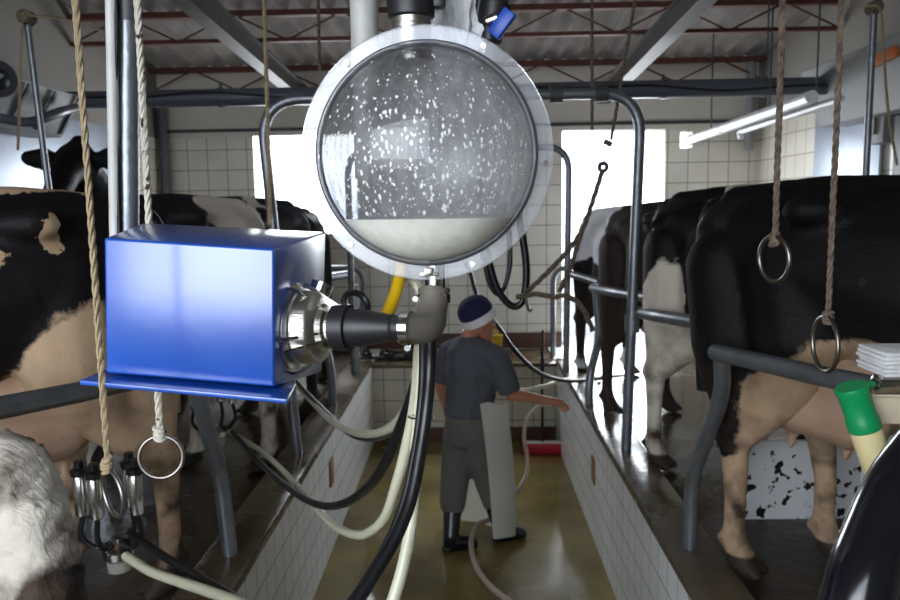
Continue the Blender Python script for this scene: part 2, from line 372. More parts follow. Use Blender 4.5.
# back wall around two doorways and a small vent window
DL, DR, DT = (-2.13, -1.1), (.955, 1.97), 2.93
VX, VZ = (2.12, 2.24), (2.74, 2.9)
b = NB(); yc, t = YB+.1, .2
def wb(x0, x1, z0, z1): box(b, ((x0+x1)/2, yc, (z0+z1)/2), (x1-x0, t, z1-z0))
wb(XL, DL[0], 0, DT); wb(DL[1], DR[0], 0, DT); wb(DR[1], VX[0], 0, DT); wb(VX[0], VX[1], 0, VZ[0]); wb(VX[0], VX[1], VZ[1], DT); wb(VX[1], XR, 0, DT)
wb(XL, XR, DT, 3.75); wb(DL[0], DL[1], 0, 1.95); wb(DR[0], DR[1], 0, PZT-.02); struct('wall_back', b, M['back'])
b = NB(); box(b, ((XL+DR[0])/2, YB-.008, .83), (DR[0]-XL, .016, .16)); box(b, ((DR[1]+XR)/2, YB-.008, .83), (XR-DR[1], .016, .16))
struct('baseboard_back', b, M['brown'])
b = NB(); box(b, ((XL+XR)/2, YB-.012, 2.99), (XR-XL, .024, .03)); struct('trim_4', b, M['dgrey'])
# rear wall behind the camera: unseen opening on the left, shaped to light the foreground
b = NB(); yc = YF-.1
def wr(x0, x1, z0, z1): box(b, ((x0+x1)/2, yc, (z0+z1)/2), (x1-x0, t, z1-z0))
EX, EZ = (-3.0, .1), (1.55, 3.6)
wr(XL, EX[0], 0, 4.7); wr(EX[1], XR, 0, 4.7); wr(EX[0], EX[1], EZ[1], 4.7); wr(EX[0], EX[1], 0, EZ[0]-.02); struct('wall_front', b, M['rear'])
# corrugated roof
b = NB(); nx, pitch, amp = 37*8+1, .175, .028
ys = [YF-.3, 0, 3, 5, 6.2, YB+.3]
grid = [[b.verts.new((XL-.2+pitch*i/8, y, ZR(y)+.06+amp*math.sin(2*math.pi*i/8))) for i in range(nx)] for y in ys]
for A, B in zip(grid, grid[1:]):
    for i in range(nx-1): b.faces.new((A[i], A[i+1], B[i+1], B[i]))
bmesh.ops.solidify(b, geom=b.faces[:], thickness=.008)
struct('ceiling', b, M['roof'])
# ground outside, bright wet concrete yard
b = NB(); box(b, (0, 14.2, .66), (30, 13, .1)); struct('floor_yard_back', b, mat('pale_yard', rgb(170, 168, 162), .5))
b = NB(); box(b, (0, -9.2, .66), (30, 13, .1)); struct('floor_yard_front', b, mat('wet_yard_front', rgb(96, 94, 88), .7))

# lattice trusses
def truss(Y, label):
    t_ = thing('roof_truss', label, 'roof truss', (0, Y, ZR(Y)-.22), 'rust red lattice trusses under the roof')
    zt, zb = ZR(Y)-.0, ZR(Y)-.2
    x0, x1 = XL, XR
    b = NB(); bar(b, (x0, Y, zt), (x1, Y, zt), .07, .045); obj('top_chord', b, M['truss'], t_)
    b = NB(); bar(b, (x0, Y, zb), (x1, Y, zb), .05, .03); obj('bottom_chord', b, M['truss'], t_)
    n = 14; d = (x1-x0)/n
    for i in range(n):
        b = NB(); xa = x0+i*d
        tube(b, [Vector((xa, Y, zb if i % 2 == 0 else zt)), Vector((xa+d, Y, zt if i % 2 == 0 else zb))], .008, 6); obj('web_rod', b, M['truss'], t_)
truss(7.55, 'rust red lattice truss lying along the top of the back wall')
truss(6.07, 'rust red lattice truss nearer the camera, spanning wall to wall under the corrugated roof')
for x, z0, z1, lb in ((-1.61, 3.34, 3.50, 'grey roof beam running to the back wall above the left cows'), (1.36, 3.28, 3.44, 'grey roof beam running to the back wall above the right cows')):
    b = NB(); bar(b, (x, 7.7, z0-.02), (x, 1.0, z1+.1), .05, .14)
    tb = thing('roof_beam', lb, 'beam', (x, 4.5, z0), 'grey roof beams')
    obj('web', b, M['beam'], tb)
    for dz in (-.07, .07):
        b = NB(); bar(b, (x, 7.7, z0-.02+dz), (x, 1.0, z1+.1+dz), .11, .012); obj('flange', b, M['beam'], tb)
    b = NB(); bar(b, (x+.0, 5.0, z1+.12), (x+.0, 5.0, ZR(5.0)+.03), .06, .05); obj('hanger', b, M['beam'], tb)

# header pipe across the room
Yp = 5.55
t_ = thing('vacuum_pipe', 'thick dark grey pipe crossing the whole room below the roof trusses', 'pipe', (0, Yp, 2.95))
zp0, zp1 = PY(163, 98, Yp).z, PY(750, 88, Yp).z
zp = (zp0+zp1)/2
b = NB(); tube(b, [Vector((XL+.05, Yp, zp)), Vector((XR-.02, Yp, zp))], .062, 20); obj('pipe', b, M['greypipe'], t_)
for x in (-2.4, -1.75, .3, 1.4, 2.1):
    b = NB(); tube(b, [Vector((x-.02, Yp, zp)), Vector((x+.02, Yp, zp))], .07, 20); obj('coupling', b, M['greypipe'], t_)
    b = NB(); bar(b, (x, Yp, zp+.05), (x, Yp, zp+.1), .016, .016); obj('bolt', b, M['dgrey'], t_)
b = NB(); tube(b, spline([(x, Yp-.068, zp+.02*math.sin(x*2.3)+.012*math.sin(x*6.1)) for x in [i*.15-2.9 for i in range(39)]], 3), .009, 6); tag(obj('power_cable', b, M['rubber']), 'black cable strapped along the thick grey header pipe', 'cable')
# drain pipe in the left back corner, one on the right
b = NB(); tube(b, [Vector((-3.0, 7.6, .75)), Vector((-3.0, 7.6, 3.3))], .045, 14); tag(obj('drain_pipe', b, M['greypipe']), 'grey vertical pipe in the left back corner of the room', 'pipe')
b = NB(); tube(b, [Vector((2.75, 7.58, 2.7)), Vector((2.75, 7.58, 3.62))], .045, 14); tag(obj('vent_pipe', b, mat('pale_grey_pipe', rgb(150, 152, 156), .5)), 'short pale grey vertical pipe at the right end of the back wall', 'pipe')
# white service pipes on the right
p0, p1 = PY(690, 140, 7.5), PY(812, 97, 4.7)
t_ = thing('milk_line', 'glossy white pipe slanting along the right side above the cows', 'pipe', p0)
b = NB(); tube(b, [p0, p1], .04, 18); obj('pipe', b, M['white'], t_)
b = NB(); d = (p1-p0).normalized(); lathe(b, p0-d*.03, d, [(0, .046), (.06, .046)], 18); obj('end_cap', b, M['beige'], t_)
b = NB(); pm = p0.lerp(p1, .35); lathe(b, pm, d, [(0, .047), (.06, .047)], 18); obj('joint', b, M['white'], t_)
p0b, p1b = p0.lerp(p1, .42)+Vector((.14, .1, -.03)), p1+Vector((.22, .1, .0))
for f in (.25, .75):
    q = p0.lerp(p1, f); b = NB(); tube(b, [q, Vector((q.x, q.y, ZR(q.y)+.03))], .006, 6); obj('hanger', b, M['dgrey'], t_)
t_ = thing('wash_line', 'thinner white pipe running behind the glossy white pipe on the right', 'pipe', p0b)
b = NB(); tube(b, [p0b, p1b], .025, 14); obj('pipe', b, M['white'], t_)
for f in (.3, .8):
    q = p0b.lerp(p1b, f); b = NB(); tube(b, [q, Vector((q.x, q.y, ZR(q.y)+.03))], .006, 6); obj('hanger', b, M['dgrey'], t_)
b = NB(); lathe(b, p0b+Vector((0, 0, -.06)), (0, 0, 1), [(0, .02), (.05, .03)], 12); obj('outlet', b, M['white'], t_)

# ------------------------------------------------------------------ side wall equipment
def panel(name, label, cat, x, y0, y1, z0, z1, mt, th=.02, **k):
    b = NB(); box(b, (x, (y0+y1)/2, (z0+z1)/2), (th, y1-y0, z1-z0), .004)
    return tag(obj(name, b, mt), label, cat, **k)
panel('sheet_panel', 'light galvanised sheet fixed to the right wall below the feed hopper', 'metal sheet', XR-.03, 5.35, 6.35, 1.5, 2.9, M['sheet'])
panel('sheet_panel', 'light galvanised sheet fixed to the left wall behind the cow head', 'metal sheet', XL+.03, 4.3, 6.5, 1.6, 2.92, M['sheet'])
t_ = thing('feed_hopper', 'long grey feed hopper mounted high along the right wall', 'feed hopper', (2.65, 4.2, 2.78))
b = NB(); hexa(b, [(2.62, 2.5, 2.74), (2.86, 2.5, 2.74), (2.86, 5.8, 2.74), (2.62, 5.8, 2.74), (2.46, 2.5, 3.14), (2.86, 2.5, 3.14), (2.86, 5.8, 3.14), (2.46, 5.8, 3.14)], .01); obj('trough', b, M['grey'], t_)
pm = Vector((2.50, 4.72, 3.05)); b = NB(); box(b, (2.482, 4.7, 3.04), (.02, .28, .07), .003, Matrix.Rotation(R(-4), 3, 'X')); obj('mark', b, M['orange'], t_)['label'] = 'orange painted mark'
b = NB(); box(b, (2.79, 4.05, 2.45), (.13, 1.9, .56), .01); tag(obj('feed_bin', b, M['dgrey']), 'dark grey metal feed bin under the hopper on the right wall', 'feed bin')
b = NB(); box(b, (2.78, 5.2, 2.72), (.14, .22, .3), .01); box(b, (2.70, 5.2, 2.70), (.02, .05, .14)); tag(obj('switch_box', b, M['grey']), 'small grey switch box above the galvanised sheet on the right', 'switch box')
t_ = thing('feed_hopper', 'long dark feed hopper mounted along the left wall above the cow head', 'feed hopper', (-2.85, 4.6, 2.75))
b = NB(); hexa(b, [(-3.06, 3.6, 2.72), (-2.82, 3.6, 2.72), (-2.82, 5.35, 2.72), (-3.06, 5.35, 2.72), (-3.06, 3.6, 3.0), (-2.66, 3.6, 3.0), (-2.66, 5.35, 3.0), (-3.06, 5.35, 3.0)], .01); obj('trough', b, M['grey'], t_)
for y in (4.7, 5.0, 5.3):
    b = NB(); bar(b, (-2.80, y, 2.74), (-2.65, y, 2.98), .03, .012); obj('rib', b, M['dgrey'], t_)
t_ = thing('feed_motor', 'dark round motor with blue tint at the left edge above the cow head', 'motor', PY(4, 98, 4.5))
c = PY(-4, 80, 4.5); b = NB(); lathe(b, c+Vector((-.15, .1, 0)), (.8, -.6, 0), [(0, .07), (.02, .1), (.2, .1), (.24, .07), (.26, .03)], 24); obj('housing', b, mat('dark_blue_motor', rgb(26, 34, 52), .35), t_)
b = NB(); lathe(b, c+Vector((.02, -.03, 0)), (.8, -.6, 0), [(0, .106), (.03, .106)], 24); obj('collar', b, M['dgrey'], t_)
b = NB(); tube(b, spline([PY(0, 118, 4.5), PY(30, 122, 4.6), PY(60, 112, 4.8), PY(76, 108, 5.2)], 6), .03, 10); tag(obj('auger_tube', b, M['greypipe']), 'short bent grey tube below the feed hopper at the left', 'pipe')

def pulley_post(name, label, top, bot, r, rope_pts, ropelabel):
    t_ = thing(name, label, 'post', bot, 'pulley posts beside the walls')
    b = NB(); tube(b, [bot, top], r, 12); obj('pole', b, M['galv'], t_)
    b = NB(); lathe(b, top+Vector((0, -.04, .01)), (0, 1, 0), [(0, .03), (.015, .036), (.025, .026), (.055, .026), (.065, .036), (.08, .03)], 16); obj('pulley', b, M['rope_d'], t_)
    b = NB(); tube(b, spline([PY(*p) for p in rope_pts], 6), .007, 6); tag(obj('pull_cord', b, M['rope']), ropelabel, 'cord')
top = PY(27, 20, 3.7); bot = Vector((-1.97, 3.72, .75))
pulley_post('pulley_post', 'slanting post with a pulley on top near the left wall', top, bot, .016, [(18, 150, 3.75), (20, 90, 3.7), (23, 17, 3.67), (34, 16, 3.67), (68, 20, 4.2), (100, 30, 4.8)], 'thin cord running over the pulley of the left post')
top = PY(874, 10, 4.0); bot = Vector((top.x-.0, 4.0, .75))
pulley_post('pulley_post', 'upright post with a pulley on top near the right wall', top, bot, .018, [(855, 10, 4.1), (868, 6, 3.97), (880, 10, 3.95), (883, 40, 3.95), (888, 110, 3.95), (897, 165, 3.95)], 'thin cord running over the pulley of the right post')

# ------------------------------------------------------------------ stall pipework
KZ = .79
def stall(name, label, cat, pts, r=.03, group='bent galvanised stall pipes', bend=.12, foot=True):
    pts = [Vector(p) for p in pts]
    t_ = thing(name, label, cat, pts[0], group)
    b = NB(); pipe(b, pts, r, 14, bend); obj('pipe', b, M['galv'], t_)
    return t_
# right side: kerb posts, rump rails, portal
A = PZ(690, 548, KZ)
stall('kerb_post', 'bent galvanised post on the right kerb in front of the nearest right cow', 'post', [A, A+Vector((.0, 0, .3)), PY(723, 394, 2.74), PY(722, 358, 2.70)], .03)
stall('rump_rail', 'thick grey rail across the hindquarters of the nearest right cow', 'rail', [PY(715, 352, 2.70), PY(830, 378, 2.2), PY(960, 404, 1.85)], .031, 'rump rails')
B = PZ(626, 450, KZ); Bt = 2.8
Lb = PZ(297, 455, KZ); Lb = Vector((Lb.x, B.y-.02, KZ))
t_ = thing('portal_frame', 'tall galvanised pipe arch spanning the pit with posts on both kerbs', 'pipe frame', (0, B.y, KZ))
b = NB(); pipe(b, [B, Vector((B.x+.06, B.y, Bt)), Vector((Lb.x-.13, Lb.y, Bt)), Vector((Lb.x+.0, Lb.y, KZ))], .03, 16, .24, 10); obj('arch', b, M['galv'], t_)
for px in (556, 601):
    b = NB(); c = PY(px, 101, B.y); lathe(b, Vector((c.x-.035, B.y, Bt)), (1, 0, 0), [(0, .045), (.07, .045)], 14); obj('clamp', b, M['dgrey'], t_)
b = NB(); lathe(b, Vector((B.x+.025, B.y, 1.48)), (0, 0, 1), [(0, .042), (.1, .042)], 14); obj('clamp', b, M['galv'], t_)
stall('rump_rail', 'grey rail joined to the right post of the pipe arch, across the white-thighed cow', 'rail', [PY(637, 312, 4.36), PY(656, 315.5, 3.9), PY(705, 323.5, 3.5)], .033, 'rump rails')
stall('rump_rail', 'grey rail across the thigh of the dark brown cow', 'rail', [PY(593, 288, 5.4), PY(612, 291.5, 4.95), PY(658, 299.5, 4.45)], .033, 'rump rails')
Cc = PZ(589, 405, KZ)
stall('kerb_post', 'bent galvanised post on the right kerb beside the dark brown cow', 'post', [Cc, Cc+Vector((.0, 0, .2)), PY(600, 335, 5.4), PY(596, 290, 5.5)], .03)
stall('rump_rail', 'short grey rail in front of the pale grey cow', 'rail', [PY(568, 273, 6.4), PY(600, 282.5, 6.0)], .034, 'rump rails')
D = PZ(566, 372, KZ)
t_ = thing('portal_frame', 'second pipe arch farther back, bending over beside the right doorway', 'pipe frame', (0, D.y, KZ))
Dz = PY(550, 147, D.y).z
b = NB(); pipe(b, [D, Vector((D.x+.02, D.y, Dz)), Vector((-.98, D.y, Dz)), Vector((-.98, D.y, KZ))], .028, 14, .2, 8); obj('arch', b, M['galv'], t_)
stall('end_hoop', 'low galvanised hoop at the far right end of the pit', 'pipe frame', [PY(553, 360, 7.2), PY(553, 268, 7.2), PY(590, 268, 7.0)], .026, 'low end hoops', .15)
stall('end_hoop', 'low galvanised hoop at the far left end of the pit', 'pipe frame', [PY(363, 362, 7.2), PY(363, 268, 7.2), PY(326, 268, 7.0)], .026, 'low end hoops', .15)
stall('end_rail', 'short bright horizontal rail behind the steel pump', 'rail', [PY(325, 278, 6.3), PY(352, 274, 6.6)], .034, 'rump rails')
# left side
A2 = PZ(230, 555, KZ)
stall('kerb_post', 'bent galvanised post on the left kerb beside the nearest left cow', 'post', [A2, A2+Vector((-.02, 0, .34)), PY(199, 400, 2.78), PY(196, 365, 2.74)], .032)
stall('rump_rail', 'dark grey rail across the flank of the nearest left cow', 'rail', [PY(196, 366, 2.74), PY(100, 388, 2.2), PY(-60, 420, 1.78)], .031, 'rump rails')
A3 = PZ(333, 405, KZ)
stall('kerb_post', 'short galvanised post on the left kerb under the steel pump', 'post', [A3, A3+Vector((0, 0, .25)), PY(322, 330, 5.35), PY(318, 290, 5.4)], .03)
A4 = PZ(357, 372, KZ)
stall('kerb_post', 'slim galvanised post on the left kerb at the far end of the row', 'post', [A4, PY(355, 285, A4.y)], .024)
b = NB(); p = PZ(543, 372, .75); tube(b, [p, Vector((p.x, p.y, 1.12))], .012, 8); tag(obj('drive_rod', b, M['rubberm']), 'thin dark upright rod standing at the far end of the pit', 'rod')

# wall slots in the pit
for sx, px, py, lb in ((1, 594, 470, 'brown rectangular recess cover in the right pit wall'), (-1, 331, 472, 'brown rectangular recess cover in the left pit wall')):
    xw = PR if sx > 0 else PL; d = ray(px, py); p = CAM+d*(xw/d.x)
    b = NB(); box(b, (xw-.004*sx, p.y, p.z), (.012, .12, .17), .003); tag(obj('recess_cover', b, mat('ochre_wood', rgb(134, 100, 52), .6, var=.4)), lb, 'wall plate', 'brown plates in the pit walls')

# ------------------------------------------------------------------ cows
def coat(name, base, white, patches, hoof=rgb(52, 44, 38), dirt=.35, soft=.012, wob=.22, nsc=5):
    mt = mat(name, base, .62, spec=.25); n, l = mt.node_tree.nodes, mt.node_tree.links; p = n['Principled BSDF']
    tc = n.new('ShaderNodeTexCoord'); nz = n.new('ShaderNodeTexNoise'); nz.inputs['Scale'].default_value = nsc; nz.inputs['Detail'].default_value = 6; nz.inputs['Roughness'].default_value = .62
    l.new(tc.outputs['Object'], nz.inputs['Vector'])
    sc = n.new('ShaderNodeVectorMath'); sc.operation = 'MULTIPLY_ADD'; l.new(nz.outputs['Color'], sc.inputs[0]); sc.inputs[1].default_value = (wob,)*3; sc.inputs[2].default_value = (-wob/2,)*3
    ad = n.new('ShaderNodeVectorMath'); ad.operation = 'ADD'; l.new(tc.outputs['Object'], ad.inputs[0]); l.new(sc.outputs[0], ad.inputs[1])
    last = None
    for c, r in patches:
        su = n.new('ShaderNodeVectorMath'); su.operation = 'SUBTRACT'; l.new(ad.outputs[0], su.inputs[0]); su.inputs[1].default_value = c
        dv = n.new('ShaderNodeVectorMath'); dv.operation = 'DIVIDE'; l.new(su.outputs[0], dv.inputs[0]); dv.inputs[1].default_value = r
        ln = n.new('ShaderNodeVectorMath'); ln.operation = 'LENGTH'; l.new(dv.outputs[0], ln.inputs[0])
        if last is None: last = ln.outputs['Value']
        else:
            mn = n.new('ShaderNodeMath'); mn.operation = 'MINIMUM'; l.new(last, mn.inputs[0]); l.new(ln.outputs['Value'], mn.inputs[1]); last = mn.outputs[0]
    mx = n.new('ShaderNodeMix'); mx.data_type = 'RGBA'; mx.inputs[6].default_value = white; mx.inputs[7].default_value = base
    if last:
        mr = n.new('ShaderNodeMapRange'); mr.inputs[1].default_value = 1-soft*2; mr.inputs[2].default_value = 1+soft*2; l.new(last, mr.inputs[0]); l.new(mr.outputs[0], mx.inputs[0])
    else: mx.inputs[0].default_value = 1
    # dirt speckle and brown slurry tint towards the feet (it is dung on the hair)
    n2 = n.new('ShaderNodeTexNoise'); n2.inputs['Scale'].default_value = 9; n2.inputs['Detail'].default_value = 7; l.new(tc.outputs['Object'], n2.inputs['Vector'])
    r2 = n.new('ShaderNodeMapRange'); r2.inputs[1].default_value = .42; r2.inputs[2].default_value = .68; r2.inputs[4].default_value = dirt; l.new(n2.outputs['Fac'], r2.inputs[0])
    s0 = n.new('ShaderNodeSeparateXYZ'); l.new(tc.outputs['Object'], s0.inputs[0])
    zm = n.new('ShaderNodeMapRange'); zm.inputs[1].default_value = .35; zm.inputs[2].default_value = .95; zm.inputs[3].default_value = 3.0; zm.inputs[4].default_value = .12; l.new(s0.outputs[2], zm.inputs[0])
    dm = n.new('ShaderNodeMath'); dm.operation = 'MULTIPLY'; dm.use_clamp = True; l.new(r2.outputs[0], dm.inputs[0]); l.new(zm.outputs[0], dm.inputs[1])
    m2 = n.new('ShaderNodeMix'); m2.data_type = 'RGBA'; l.new(dm.outputs[0], m2.inputs[0]); l.new(mx.outputs[2], m2.inputs[6]); m2.inputs[7].default_value = rgb(64, 50, 38)
    sp = n.new('ShaderNodeSeparateXYZ'); l.new(tc.outputs['Object'], sp.inputs[0])
    hz = n.new('ShaderNodeMapRange'); hz.inputs[1].default_value = .085 if hoof[0] < .3 else -9; hz.inputs[2].default_value = .075 if hoof[0] < .3 else -9.1; l.new(sp.outputs[2], hz.inputs[0])
    m3 = n.new('ShaderNodeMix'); m3.data_type = 'RGBA'; l.new(hz.outputs[0], m3.inputs[0]); l.new(m2.outputs[2], m3.inputs[6]); m3.inputs[7].default_value = hoof
    l.new(m3.outputs[2], p.inputs['Base Color'])
    mp = n.new('ShaderNodeMapping'); mp.inputs['Scale'].default_value = (40, 160, 60); l.new(tc.outputs['Object'], mp.inputs[0])
    nb = n.new('ShaderNodeTexNoise'); nb.inputs['Scale'].default_value = 1; nb.inputs['Detail'].default_value = 3; l.new(mp.outputs[0], nb.inputs['Vector'])
    bp = n.new('ShaderNodeBump'); bp.inputs['Strength'].default_value = .35; bp.inputs['Distance'].default_value = .01; l.new(nb.outputs['Fac'], bp.inputs['Height']); l.new(bp.outputs[0], p.inputs['Normal'])
    return mt

def cow_mesh(name, mir=1, raised=False, near=-.02, far=.2, vox=.018):
    """faces +x, hooves on z = 0; near side is y<0 (mir flips)"""
    ch = []
    T = [((.0, 0, 1.19), (.12, .14, .16)), ((.12, 0, 1.16), (.14, .22, .22)), ((.36, 0, 1.11), (.16, .285, .275)), ((.7, 0, 1.04), (.2, .31, .34)),
         ((1.0, 0, 1.03), (.2, .325, .36)), ((1.25, 0, 1.06), (.18, .29, .35)), ((1.45, 0, 1.09), (.16, .23, .30)), ((1.6, 0, 1.12), (.12, .16, .23))]
    ch.append(T)
    ch.append([((.02, 0, 1.34), .05), ((.35, 0, 1.365), .055), ((.8, 0, 1.355), .05), ((1.3, 0, 1.385), .055), ((1.5, 0, 1.36), .06)])
    if raised:
        ch += [[((1.5, 0, 1.2), (.15, .15, .22)), ((1.72, -.03, 1.5), (.12, .11, .15)), ((1.86, -.08, 1.68), .12)],
               [((1.84, -.08, 1.70), (.11, .115, .115)), ((1.98, -.2, 1.60), (.09, .095, .095)), ((2.1, -.34, 1.47), (.075, .075, .07))]]
        for s in (-1, 1):
            e = Vector((1.84, -.08, 1.70)); sd = Vector((.67, .74, 0))*s
            ch.append([(e+sd*.1, .03), (e+sd*.19+Vector((0, 0, .0)), (.06, .045, .075)), (e+sd*.29+Vector((0, 0, .01)), (.045, .035, .05))])
        ch.append([((1.82, -.07, 1.8), .05)])
    else:
        ch += [[((1.5, 0, 1.15), (.15, .15, .24)), ((1.78, 0, 1.26), (.12, .1, .17)), ((1.95, 0, 1.3), .11)],
               [((1.93, 0, 1.34), (.1, .115, .11)), ((2.05, 0, 1.2), (.09, .1, .09)), ((2.16, 0, 1.03), (.07, .075, .07))]]
        for s in (-1, 1): ch.append([((1.9, s*.1, 1.36), .03), ((1.88, s*.19, 1.36), (.05, .06, .05)), ((1.87, s*.27, 1.34), (.025, .03, .025))])
    for s, hx in ((-1, near), (1, far)):
        y = s*.17
        ch.append([((.30, s*.16, 1.08), (.17, .12, .2)), ((.30+hx*.3, s*.19, .86), (.15, .1, .14)), ((.2+hx*.6, y, .68), (.105, .075, .1)), ((.06+hx*.8, y, .52), (.068, .05, .06))])
        ch.append([((.04, s*.14, 1.1), (.13, .1, .14)), ((.07+hx*.2, s*.17, .82), (.14, .085, .13)), ((.02+hx*.85, y, .54), (.05, .045, .06)), ((.0+hx*.9, y, .49), (.055, .046, .05))])
        ch.append([((.02+hx*.9, y, .5), (.06, .046, .05)), ((.02+hx, y, .3), (.044, .034, .04)), ((.02+hx, y, .18), (.042, .036, .04)), ((.02+hx, y, .12), (.052, .046, .045)), ((.05+hx, y, .07), (.05, .05, .03))])
        for q in (-.027, .027): ch.append([((.05+hx, y+q, .05), (.05, .026, .04)), ((.10+hx, y+q*1.15, .025), (.05, .027, .025))]); ch.append([((-.035+hx, y+q*.8, .12), .014)])
        yf = s*.15; fx = 1.34 + s*.06
        ch.append([((1.38, s*.17, 1.0), (.15, .1, .18)), ((fx, yf, .72), (.085, .065, .09)), ((fx+.01, yf, .45), (.05, .048, .05)), ((fx, yf, .4), (.05, .048, .05)), ((fx, yf, .2), (.036, .034, .04)), ((fx, yf, .12), (.045, .042, .04)), ((fx+.05, yf, .035), (.058, .052, .035))])
        ch.append([((.37, s*.25, 1.30), (.07, .05, .05)), ((.44, s*.22, 1.3), (.06, .04, .04))])
        ch.append([((-.02, s*.1, 1.22), (.06, .045, .05))])
    def post(v):
        return Vector((v.x, v.y*mir, max(v.z, 0)))
    me = blob(name, ch, vox, 3, post)
    if mir < 0: me.flip_normals()
    return me
def udder_mesh(name, mir):
    ch = [[((.3, 0, .74), (.14, .2, .14)), ((.5, 0, .74), (.18, .2, .16)), ((.72, 0, .76), (.14, .15, .1))], [((.3, -.09, .64), (.1, .1, .1)), ((.5, -.1, .63), (.12, .11, .11))], [((.3, .09, .64), (.1, .1, .1)), ((.5, .1, .63), (.12, .11, .11))]]
    for x in (.3, .48):
        for y in (-.09, .09): ch.append([((x, y, .55), .024), ((x, y*1.1, .485), .013)])
    me = blob(name, ch, .012, 4, lambda v: Vector((v.x, v.y*mir, v.z)))
    if mir < 0: me.flip_normals()
    return me
CM = {('r', 0): cow_mesh('cow_body_east', 1), ('r', 1): cow_mesh('cow_body_near', 1, near=.12, far=.30), ('l', 0): cow_mesh('cow_body_west', -1), ('l', 1): cow_mesh('cow_body_head_up', -1, True)}
UM = {'r': udder_mesh('udder_east', 1), 'l': udder_mesh('udder_west', -1)}
def cow(side, hoof, material, label, head=0, ang=46, sc=1.09, lead=.03, tailmat=None, udder=True, sz=1.0):
    """hoof: world xy of the near hind hoof"""
    a = R(-ang) if side == 'r' else R(180+ang); mir = 1 if side == 'r' else -1
    o = meobj('cow', CM[(side, head)], material)
    lx, ly = lead*sc, -.17*mir*sc
    o.location = (hoof[0]-(lx*math.cos(a)-ly*math.sin(a)), hoof[1]-(lx*math.sin(a)+ly*math.cos(a)), PZT)
    o.rotation_euler = (0, 0, a); o.scale = (sc, sc, sc*sz)
    tag(o, label, 'cow')
    if udder: meobj('udder', UM[side], M['udder'], o)
    b = NB(); tube(b, spline([(.0, 0, 1.33), (-.08, .0, 1.3), (-.115, .01, 1.15), (-.10, .02, .85), (-.09, .03, .6)], 6), lambda t: .032-.014*t+(.02 if t > .85 else 0), 8)
    to = obj('tail', b, tailmat or material, o, local=True)
    return o
BLK, WHT = rgb(13, 11, 14), rgb(214, 204, 188)
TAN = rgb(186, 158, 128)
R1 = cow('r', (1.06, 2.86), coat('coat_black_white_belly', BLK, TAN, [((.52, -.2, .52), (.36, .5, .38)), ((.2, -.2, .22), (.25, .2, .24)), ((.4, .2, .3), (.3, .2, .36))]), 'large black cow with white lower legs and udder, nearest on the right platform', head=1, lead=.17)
R2 = cow('r', (1.04, 4.08), coat('coat_black_white_thigh', BLK, WHT, [((.1, -.18, .55), (.24, .16, .52)), ((.2, .1, .4), (.32, .3, .5)), ((.35, 0, 1.46), (.1, .3, .1))]), 'black cow with white thighs and hind legs behind the nearest right cow')
R3 = cow('r', (.98, 5.16), coat('coat_dark_brown', rgb(48, 36, 34), WHT, []), 'dark brown cow standing third in the right row', sc=1.04)
R4 = cow('r', (.97, 6.35), coat('coat_grey_roan', rgb(240, 240, 244), rgb(30, 26, 28), [((.2, 0, .6), (.8, .6, .42))]), 'pale grey cow with dark legs at the far end of the right row', sc=1.02)
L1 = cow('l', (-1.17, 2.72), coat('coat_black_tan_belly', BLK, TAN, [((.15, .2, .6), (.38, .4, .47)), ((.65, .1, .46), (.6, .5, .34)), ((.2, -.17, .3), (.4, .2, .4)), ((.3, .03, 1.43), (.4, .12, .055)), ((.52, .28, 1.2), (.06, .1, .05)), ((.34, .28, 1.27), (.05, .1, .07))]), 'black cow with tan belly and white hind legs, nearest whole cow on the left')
L2 = cow('l', (-1.15, 4.1), coat('coat_black_white_rump', rgb(30, 26, 30), WHT, [((.1, .1, 1.3), (.2, .22, .14)), ((.2, 0, .3), (.5, .5, .5))]), 'black cow with a pale rump, second in the left row')
L3 = cow('l', (-1.13, 5.2), coat('coat_blueblack', rgb(34, 32, 40), WHT, [((.3, .2, 1.4), (.08, .2, .12))]), 'blue-black cow with a small white back mark, third in the left row')
L4 = cow('l', (-1.22, 6.28), coat('coat_black_head', BLK, WHT, [((.4, 0, 1.4), (.06, .3, .1))]), 'black cow raising its eared head by the left wall, far end of the left row', head=1, ang=52, sc=1.05)

# the nearest left animal: only its hind leg reaches into view
def leg_near():
    k = [[(PY(-150, 470, 1.6), .13), (PY(-60, 468, 1.52), .11), (PY(8, 478, 1.45), .088)],
         [(PY(8, 478, 1.45), .088), (PY(28, 520, 1.42), .082), (PY(42, 590, 1.40), .078), (PY(52, 700, 1.40), .07)],
         [(PY(52, 700, 1.40), .07), (Vector((-.98, 1.42, .95)), .055), (Vector((-.98, 1.42, .86)), .06), (Vector((-.98, 1.46, .80)), .062)]]
    me = blob('cow_hind_leg', k, .012, 5, lambda v: Vector((v.x, v.y, max(v.z, PZT+.04))))
    return me
me = leg_near()
c0 = PY(45, 590, 1.40)
for v in me.vertices:
    v.co += v.normal*(.012*noise.noise(v.co*22)+.007*noise.noise(v.co*60))
    v.co -= c0
o = meobj('cow', me, None); o.location = c0
o.material_slots[0].material = coat('coat_woolly_white', rgb(196, 188, 174), rgb(20, 20, 26), [((.05, -.06, -.13), (.1, .3, .2))], hoof=rgb(196, 188, 174), dirt=.4, soft=.03, wob=.05, nsc=18)
tag(o, 'white hind leg with a black patch, closest at the lower left edge', 'cow')

